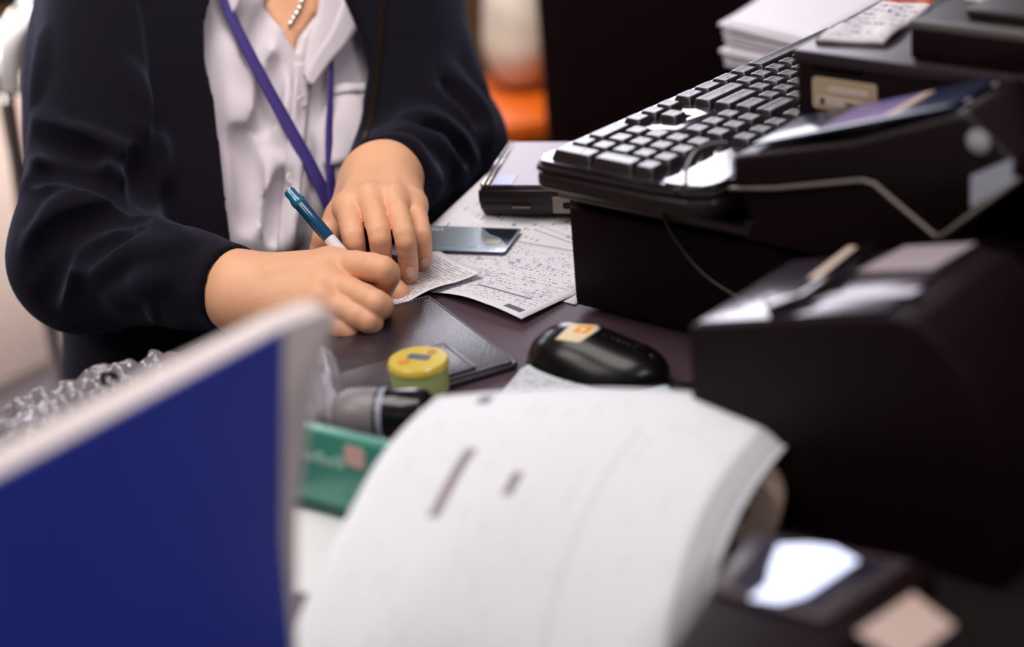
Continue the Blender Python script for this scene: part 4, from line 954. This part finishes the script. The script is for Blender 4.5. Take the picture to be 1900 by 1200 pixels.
bpt = V(682, 772, 1.335); bpt[2] = DESK + .0185; bt2 = bpt + E2 * .030 + E1 * .016
BO = thing('small_bottle', 'small lying bottle with rounded grey cap and black body beside the green jar', 'bottle', frame(bpt, bt2 - bpt))
rot = Matrix.Rotation(math.pi / 2, 4, 'Y')
lathe('cap', [(.0, -.024), (.008, -.0235), (.014, -.021), (.0175, -.015), (.0185, -.006), (.0185, .006), (.0180, .008)], mat('grey_cap', (128, 120, 122), .35, .5), BO, 36, rot)
lathe('body', [(.0172, .0075), (.0185, .009), (.0185, .040), (.0160, .044), (.0110, .046), (.0, .046)], M_black_gloss, BO, 36, rot)
lathe('collar_ring', [(.0187, .0105), (.0189, .0125), (.0187, .0145)], mat('pale_ring', (150, 150, 165), .3), BO, 36, rot)
M_film = mat('clear_plastic_film', (190, 182, 188), .10, .8, coat=.8, trans=.5, alpha=.42, bump=.7, bscale=50)
def crumple(name, base_px, zs, hgt, m, label, cat, seed, n=34, fold_=.012, z=DESK, mk=None):
    r_ = np.random.RandomState(seed); a, b, c, d = [P(x, y, z) for x, y in base_px]; Gd = bilerp(a, b, c, d, n, n); u = np.linspace(0, 1, n)[:, None]; v = np.linspace(0, 1, n)[None, :]
    H_ = np.zeros((n, n))
    for k in range(22):
        an = .35 + r_.randn() * .45 if seed == 5 else r_.rand() * 6.28; fq = 4 + r_.rand() * n * .28; H_ += np.abs(np.sin(fq * (u * math.cos(an) + v * math.sin(an)) + r_.rand() * 6)) / 22 * 1.9
    env = np.clip(np.minimum(np.minimum(u, 1 - u), np.minimum(v, 1 - v)) * 4.5, 0, 1) ** .6
    Gd[..., 2] += .0015 + env * (hgt * .35 + hgt * (H_ - .6) * 1.2).clip(.001)
    Gd[..., 0] += (r_.rand(n, n) - .5) * .002; ctr = Gd[n // 2, n // 2].copy()
    return tag(gridsheet(name, Gd - ctr, m, thick=.0004, mtx=Matrix.Translation(tuple(ctr))), label, cat)
crumple('plastic_bag', ((545, 800), (640, 800), (640, 738), (545, 730)), 0, .040, mat('white_bag_film', (206, 198, 208), .3, .5, trans=.15, bump=.3, bscale=80), 'crumpled whitish plastic bag between the blue board and the grey cap', 'bag', 3)
crumple('clear_bag', ((-40, 900), (330, 770), (345, 662), (-60, 812)), 0, .020, M_film, 'long crumpled clear plastic bag behind the white-edged blue board', 'bag', 5, 90)
ring = [P(205 + 14 * math.cos(t), 706 + 15 * math.sin(t), DESK + .03) + EZ * .012 * math.sin(t) for t in np.linspace(0, 5.2, 20)]
cr = np.mean(ring, 0); rb = tube('rubber_ring', [p - cr for p in ring], .0022, mat('black_rubber', (40, 30, 34), .4), None, 8, mtx=Matrix.Translation(tuple(cr))); tag(rb, 'thin black ring looped around the clear plastic bag', 'cable')
# white paper slip and green box
gz = .0
ksheet('paper_slip', ((.010, -.345), (.075, -.322), (.135, -.395), (.085, -.425)), DESK, M_paper, 'blank white paper lying below the green box', 'paper')
ga, gb = P(548, 938, DESK + .001), P(642, 964, DESK + .001)
gd = gb - ga; gd /= np.linalg.norm(gd); rr_ = ray(549, 791); gt = on_plane(549, 791, ga, np.cross(gd, EZ)); gh = float(gt[2] - ga[2])
GB = thing('green_box', 'flat green cardboard box with pale printing beside the blue board', 'box', frame(ga - gd * .030 + EZ * .0006, gd))
M_green = mat('teal_green_card', (62, 142, 124), .35, .5, noise=.25, nscale=25, coat=.3)
M_gp = mat('pale_green_print', (150, 190, 178), .5)
box('carton', (0, 0, 0), (.165, .010, gh), M_green, GB, .0015)
box('dark_base_band', (.0005, -.0006, .0005), (.1645, .001, gh * .12), mat('dark_green_band', (18, 74, 62), .4), GB, 0)
for k in range(6): box('print_mark', (.030 + .008 * k, -.0010, gh * .62), (.0365 + .008 * k, .0004, gh * (.70 + .05 * (k % 2))), M_gp, GB, 0)
prism('pink_seal', rrect(.016, .014, .003, 4, .086, gh * .80), -.0010, .0, mat('pink_print', (214, 176, 164), .5), GB, 0)
# ------------------------------------------------------------------ magazine / receipt under the paper stack
M_mag = print_mat('leaflet_print', (196, 200, 206), (160, 156, 164), 26, 16, 0, .5, ((0, .09, 0, .34, (226, 176, 60)), (.09, .2, 0, .34, (206, 50, 56)), (.62, 1, 0, 1, (206, 220, 232))))
mgp = [P(905, 752, DESK), P(1290, 770, DESK), P(1240, 716, DESK), P(955, 704, DESK)]
Gd = bilerp(*mgp, 24, 16)
for i in range(24):
    for j in range(16): Gd[i, j, 2] += .001 + .019 * math.sin((i / 23) ** .8 * math.pi) ** .7 * (j / 15)
ctr = Gd[12, 8].copy(); tag(gridsheet('leaflet', Gd - ctr, M_mag, thick=.0006, mtx=Matrix.Translation(tuple(ctr))), 'glossy leaflet with a red and yellow corner peeking out behind the big paper stack', 'leaflet')
# ------------------------------------------------------------------ big paper stack in front
rowsL = [(812, 735, 1.215), (752, 790, 1.178), (697, 860, 1.147), (648, 950, 1.118), (590, 1060, 1.092), (535, 1200, 1.068), (505, 1330, 1.055)]
rowsR = [(1440, 742, 1.200), (1418, 800, 1.165), (1362, 870, 1.135), (1312, 955, 1.108), (1272, 1065, 1.082), (1246, 1200, 1.058), (1238, 1330, 1.046)]
def stack_sheet(k):
    """k = 0 top sheet; further sheets lie under it, fanned a little to the right and drooping"""
    n = 25; m_ = 25
    LL = smoothpts([V(x, y, d) for x, y, d in rowsL], 4); RR = smoothpts([V(x, y, d) for x, y, d in rowsR], 4)
    Gd = np.zeros((m_, len(LL), 3)); r_ = np.random.RandomState(100 + k); sh = np.array([.0021, .0002, 0]) * k + np.array([(r_.rand() - .5) * .0018, (r_.rand() - .5) * .0018, 0]) * (k > 0)
    for j in range(len(LL)):
        a, b = LL[j], RR[j]
        for i in range(m_):
            u = i / (m_ - 1); t = j / (len(LL) - 1); bow = .007 * math.sin(u * math.pi) * math.exp(-3 * t)
            p = a + (b - a) * u + EZ * bow + sh; p = p - EZ * (.0008 * k + .0012 * (k / 9) * max(0, u - .8) * 5 * (1 - t)); p[2] = max(p[2], DESK + .0022 + (9 - k) * .0006); Gd[i, j] = p
    return Gd
M_s0 = print_mat('stack_print', (224, 224, 228), (217, 216, 221), 14, 26, 1, .42, ((.145, .185, .035, .075, (96, 88, 98)), (.23, .262, .28, .52, (142, 128, 138)), (.405, .435, .37, .45, (140, 126, 136)), (.66, .675, .18, .85, (214, 210, 216)), (.50, .51, .12, .9, (224, 220, 226))), .6)
for k in range(9):
    Gd = stack_sheet(k); ctr = Gd[12, 12].copy()
    o = gridsheet('paper_sheet', Gd - ctr, M_s0 if k == 0 else M_paper, thick=.00045, mtx=Matrix.Translation(tuple(ctr)))
    tag(o, 'topmost white printed sheet of the big curved paper stack in front' if k == 0 else '%s sheet from the top in the big curved white paper stack' % ORD[k], 'paper', 'sheets of the big curved stack')
sb = stack_sheet(9)
s00 = sb[4, 1]; 
# device the stack rests on
ST = thing('label_printer', 'black printer body under the big curved paper stack', 'printer', frame(np.array([.035, 1.01, DESK]), (1, -.06, 0)))
prism('case', [(-.045, 0), (.055, 0), (.055, .058), (.035, .054), (-.01, .036), (-.045, .022)], -.085, .065, M_black, ST, .003, 3, mtx=Matrix.Rotation(math.pi / 2, 4, 'Z'))
# roll of paper at the right of the stack
rp = P(1385, 905, DESK + .025)
RL = thing('paper_roll', 'tan paper roll partly hidden behind the right edge of the big paper stack', 'paper roll', frame(rp, (.3, 1, 0)))
rlz = Matrix.Rotation(math.pi / 2, 4, 'Y')
lathe('roll', [(.006, -.028), (.024, -.028), (.0245, -.026), (.0245, .026), (.024, .028), (.006, .028)], mat('tan_roll_paper', (186, 158, 142), .7), RL, 40, rlz)
lathe('core', [(.0058, -.0285), (.0066, -.0285), (.0066, .0285), (.0058, .0285)], mat('core_card', (120, 92, 74), .8), RL, 24, rlz)
# ------------------------------------------------------------------ receipt printer on the right
a0 = -.198
def face_px(px, py, a): 
    q = on_plane(px, py, W(0, a, 0), E1) - W(0, 0, 0); return float(q @ E2), float(q[2])
pb = [face_px(*q, a0) for q in ((1275, 606), (1640, 587), (1700, 600), (1745, 637), (1790, 700), (1832, 800), (1850, 900))]
b0 = pb[0][0]; zt = pb[0][1]
RP = thing('receipt_printer', 'big black receipt printer with a rounded shoulder standing on the right of the desk', 'printer', KM(b0, a0, DESK))
topz = zt - DESK
pf = [(0, .002), (0, topz)] + [(b - b0, topz + (z - zt) * .0 + (0 if i < 1 else 0)) for i, (b, z) in enumerate(pb[1:2])]
L0 = pb[1][0] - b0
tilt = (pb[1][1] - zt)
pf = [(0, .002), (0, topz), (L0, pb[1][1] - DESK)] + [(b - b0, z - DESK) for b, z in pb[2:]] + [(pb[-1][0] - b0 + .004, .002)]
prism('case', pf, 0, .118, M_black_matte, RP, .003, 3)
pt_ = [(0.004, topz + .0002), (L0 - .002, pb[1][1] - DESK + .0002), (L0 - .002, pb[1][1] - DESK + .0022), (.004, topz + .0022)]
prism('cover', pt_, .004, .114, mat('printer_cover_gloss', (58, 48, 58), .22, .6, coat=.5, coatr=.2), RP, .0008)
tilt_m = frame((0, 0, topz + .0022), (L0, 0, pb[1][1] - DESK - topz))
def on_cover(px, py):
    n = np.cross(E2 * L0 + EZ * (pb[1][1] - zt), E1); o = W(b0, a0, zt + .0022); q = on_plane(px, py, o, n) - o; ax = (E2 * L0 + EZ * (pb[1][1] - zt)); ax = ax / np.linalg.norm(ax); return float(q @ ax), float(q @ E1)
def cover_poly(name, px, z0, z1, m, bev=0): return prism(name, [on_cover(*p) for p in px], z0, z1, m, RP, bev, axis='z', mtx=tilt_m)
cover_poly('paper_strip', ((1500, 520), (1530, 522), (1602, 462), (1576, 460)), .0, .0016, mat('cream_strip', (206, 184, 166), .6), .0003)
cover_poly('cover_latch', ((1420, 575), (1470, 566), (1530, 528), (1612, 462), (1630, 466), (1560, 530), (1500, 566), (1430, 590)), .0, .007, M_black_gloss, .001)
cover_poly('label', ((1588, 505), (1730, 500), (1812, 452), (1680, 458)), 0, .0006, mat('faded_label', (156, 142, 148), .45), 0)
cover_poly('label', ((1510, 560), (1690, 548), (1712, 535), (1545, 545)), 0, .0006, mat('pale_label', (196, 192, 206), .35), 0)
# sheet leaning at the far right edge
ra, rb_, rc, rd = V(1842, 838, 1.20), V(1930, 790, 1.20), V(1930, 660, 1.24), V(1888, 700, 1.235)
Gd = bilerp(ra, rb_, rc, rd, 12, 12); Gd += (P(1842, 838, DESK + .09) * 0)
ctr = Gd[6, 6].copy(); tag(gridsheet('receipt_paper', Gd - ctr, mat('grey_white_receipt', (170, 164, 172), .6), thick=.0006, mtx=Matrix.Translation(tuple(ctr))), 'pale receipt paper sticking out at the right edge of the receipt printer', 'receipt')
# ------------------------------------------------------------------ card terminal on the drawer
ta = -.035; TW = .080
def tp(px, py): b, z = face_px(px, py, ta); return (b, z)
tq = [tp(*q) for q in ((1357, 289), (1580, 263), (1792, 206), (1886, 305), (1892, 330), (1752, 435), (1735, 437), (1622, 340), (1600, 334), (1440, 349), (1357, 350))]
tb0 = tq[0][0]
TM = thing('card_terminal', 'black card payment terminal tilted on its base, right of the keyboard', 'card reader', KM(tb0, ta, DT))
tl = [(b - tb0, z - DT) for b, z in tq]
prism('body', tl, 0, TW, M_black, TM, .005, 3)
tr = tl[5:]
base = [(.004, .0008), (.012, tl[9][1] - .030), (tl[10][0] + .002, tl[10][1] - .001), (tl[9][0], tl[9][1] - .001), (tl[8][0], tl[8][1] - .0012), (tl[7][0] - .001, tl[7][1] - .003), (tl[6][0] - .002, tl[6][1] - .002), (tl[6][0] - .012, .0008)]
prism('stand', base, .004, TW - .004, M_black_matte, TM, .003, 2)
trim = [(tl[10][0] - .001, -.0005, tl[10][1]), (tl[9][0], -.0005, tl[9][1]), (tl[8][0], -.0005, tl[8][1]), (tl[7][0], -.0005, tl[7][1]), (tl[6][0], -.0005, tl[6][1]), (tl[5][0], -.0005, tl[5][1]), (tl[4][0], -.0005, tl[4][1])]
tube('grey_trim', trim, .0016, mat('trim_grey', (104, 94, 90), .35, .5), TM, 8)
tsx = np.array([tl[2][0] - tl[0][0], 0, tl[2][1] - tl[0][1]]); tsl = float(np.linalg.norm(tsx))
tsm = frame((tl[0][0], 0, tl[0][1] + .0016), tsx)
prism('screen', rrect(tsl * .86, TW - .012, .005, 4, tsl * .50, TW / 2), .0, .0025, mat('terminal_glass', (34, 40, 62), .22, .35), TM, .0006, axis='z', mtx=tsm)
prism('screen_pane', rrect(tsl * .30, TW - .026, .002, 3, tsl * .50, TW / 2), .0025, .0027, mat('terminal_lilac', (120, 104, 150), .25, .3), TM, 0, axis='z', mtx=tsm)  # flat lilac and peach panes laid on the terminal screen
prism('screen_pane', rrect(tsl * .05, TW - .026, .002, 3, tsl * .66, TW / 2), .0025, .0028, mat('terminal_peach', (190, 160, 140), .3, .3), TM, 0, axis='z', mtx=tsm)
for k in range(2): lathe('screen_stud', [(.0025, 0), (.0025, .001), (.001, .0016)], mat('stud_grey', (120, 112, 108), .3), TM, 16, tsm @ Matrix.Translation((tsl * .955, .02 + .036 * k, .0)))
def end_plane(px, py):
    d = np.array([tl[3][0] - tl[2][0], 0, tl[3][1] - tl[2][1]]); n = E2 * d[2] * -1 + EZ * d[0]; return d
lg = lathe('round_emblem', [(.0, .0), (.0075, .0), (.0080, .0012), (.0066, .0018), (.0, .0020)], mat('emblem_grey', (150, 150, 152), .35, .5), TM, 28, frame((tl[2][0] * .72 + tl[3][0] * .28, -.0006, tl[2][1] * .60 + tl[3][1] * .40 - .006), (1, 0, 0), z=(0, -1, 0)))
w0 = [tp(*q) for q in ((1803, 325), (1878, 294), (1880, 335), (1802, 385))]
prism('white_label', [(b - tb0, z - DT) for b, z in w0], -.0012, .0004, mat('label_silver', (168, 172, 184), .35), TM, 0)
for k in range(5): prism('emblem_bar', rrect(.0008, .0075 - abs(k - 2) * .0012, .0003, 2, tl[2][0] * .72 + tl[3][0] * .28 + (k - 2) * .0020, tl[2][1] * .60 + tl[3][1] * .40 - .006), -.0032, -.0024, mat('emblem_white', (214, 214, 216), .4), TM, 0)
cab = [(1352, 266, .9155), (1320, 268, .9135), (1290, 284, .911), (1274, 315, .910), (1268, 350, .903), (1272, 390, .862)]
cbl = smoothpts([P(x, y, z) for x, y, z in cab[:5]] + [W(.098, -.012, .868), W(.105, -.010, .840), W(.135, -.012, .812), W(.185, -.014, .795), W(.25, -.018, .775), W(.30, -.020, .757)], 6)
cc = cbl[0]; tag(tube('thin_cable', [p - cc for p in cbl], .0016, mat('dark_cable', (44, 34, 36), .35, .5), None, 8, mtx=Matrix.Translation(tuple(cc))), 'thin black cable looping over the keyboard corner and down the cash drawer', 'cable')
# ------------------------------------------------------------------ small device with a painted screen reflection, lower right
lz = .815
q4 = [P(x, y, lz) for x, y in ((1402, 984), (1692, 1040), (1530, 1150), (1318, 1090))]
xd = q4[2] - q4[3]; SM = frame(q4[3] * [1, 1, 0] + EZ * DESK, xd); SI = np.array(SM.inverted()); l4 = [(SI @ np.append(p, 1))[:3] for p in q4]
SD_ = thing('pin_pad', 'black handheld device with a painted white screen reflection at the lower right of the picture', 'card reader', SM)
hh = lz - DESK
cxm = np.mean([p[:2] for p in l4], 0)
def scale(poly, s): return [tuple(cxm + (np.array(p[:2]) - cxm) * s) for p in poly]
ext = [l4[3][:2] + np.array([.006, -.060]), l4[2][:2] + np.array([.016, -.064]), l4[1][:2] + np.array([.012, .010]), l4[0][:2] + np.array([-.010, .010])]
prism('case', [tuple(p) for p in ext], .0018, hh - .003, M_black_matte, SD_, .008, 3, axis='z')
prism('screen_frame', [tuple(p[:2]) for p in l4][::-1], hh - .004, hh, mat('screen_frame_grey', (66, 54, 56), .35, .5), SD_, .0015, 2, axis='z')
prism('screen_glass', scale([p[:2] for p in l4][::-1], .80), hh - .001, hh + .0006, mat('dark_glass', (34, 30, 46), .12, .6, coat=1), SD_, .0003, 1, axis='z')
def onl(px, py): return tuple((SI @ np.append(P(px, py, lz + .0008), 1))[:2])
prism('painted_reflection', [onl(*p) for p in ((1444, 1012), (1500, 1010), (1548, 1016), (1592, 1040), (1556, 1064), (1496, 1104), (1446, 1118), (1392, 1110), (1424, 1084), (1430, 1050))], hh + .0006, hh + .0012, mat('reflection_glow', (220, 226, 255), .4, emit=(214, 222, 255), estr=1.05), SD_, 0, axis='z')  # white reflection on the glass, made as a glowing patch
prism('beige_sticker', [onl(*p) for p in ((1588, 1162), (1694, 1090), (1772, 1150), (1680, 1222))], hh - .0035, hh - .0022, mat('peach_sticker', (186, 160, 150), .5), SD_, 0, axis='z')
# ------------------------------------------------------------------ blue board with thick white edges
bz = .98; bb = .217
def bp(px, py, b=bb): q = on_plane(px, py, W(b, 0, 0), E2) - W(0, 0, 0); return float(q @ E1), float(q[2])
ip = [bp(0, 891), bp(527, 611), bp(524, 800), bp(523, 1000), bp(540, 1200)]
A1 = ip[1][0]; zA = ip[1][1]
ipb = (ip[4][0] - .006, DESK + .002)
BB = thing('blue_board', 'deep blue board with thick white edges standing in the near left corner', 'board', KM(bb, A1, DESK))
BBm = lambda q: (q[0] - A1, q[1] - DESK)
# local frame of BB: x = E2, y = E1; board plane is y-z -> build with a matrix turning prism (x,z) into (y,z)
TR_ = Matrix(((0, -1, 0, 0), (1, 0, 0, 0), (0, 0, 1, 0), (0, 0, 0, 1)))     # prism x -> E1, prism y -> -E2
inner = [(-.30, zA - DESK - .0), BBm(ip[1]), BBm(ip[2]), BBm(ip[3]), BBm(ip[4]), (ipb[0] - A1, .004), (-.30, .004)]
op = [bp(575, 552, bb - .02), bp(560, 700, bb - .012), bp(547, 930, bb - .004)]
outer = [(-.31, zA - DESK + .0015), (BBm(ip[1])[0] + .004, zA - DESK + .0015), (op[0][0] - A1 - .004, zA - DESK - .002), (op[0][0] - A1, zA - DESK - .008), (op[1][0] - A1, op[1][1] - DESK), (op[2][0] - A1, op[2][1] - DESK), (BBm(ip[4])[0] + .006, BBm(ip[4])[1]), (ipb[0] - A1 + .006, .001), (-.31, .001)]
prism('white_core', outer, .0008, .0205, mat('white_board_edge', (214, 200, 196), .6, .3), BB, .002, 2, mtx=TR_)
prism('blue_face', inner, -.0004, .0012, mat('deep_blue_face', (46, 62, 165), .42, .5, noise=.12, nscale=9), BB, .0004, 1, mtx=TR_)
# black sheet added to darken the desk at the lower right
MT = thing('dark_desk_sheet', 'thin black sheet added to darken the desk under the pin pad and receipt printer', 'mat', KM(.235, -.62, DESK + .0002))
prism('sheet', rrect(.52, .60, .02, 5, .26, .30), 0, .0013, mat('darkening_sheet_black', (16, 5, 8), .7, .2, bump=.2, bscale=700), MT, .0003, 1, axis='z')
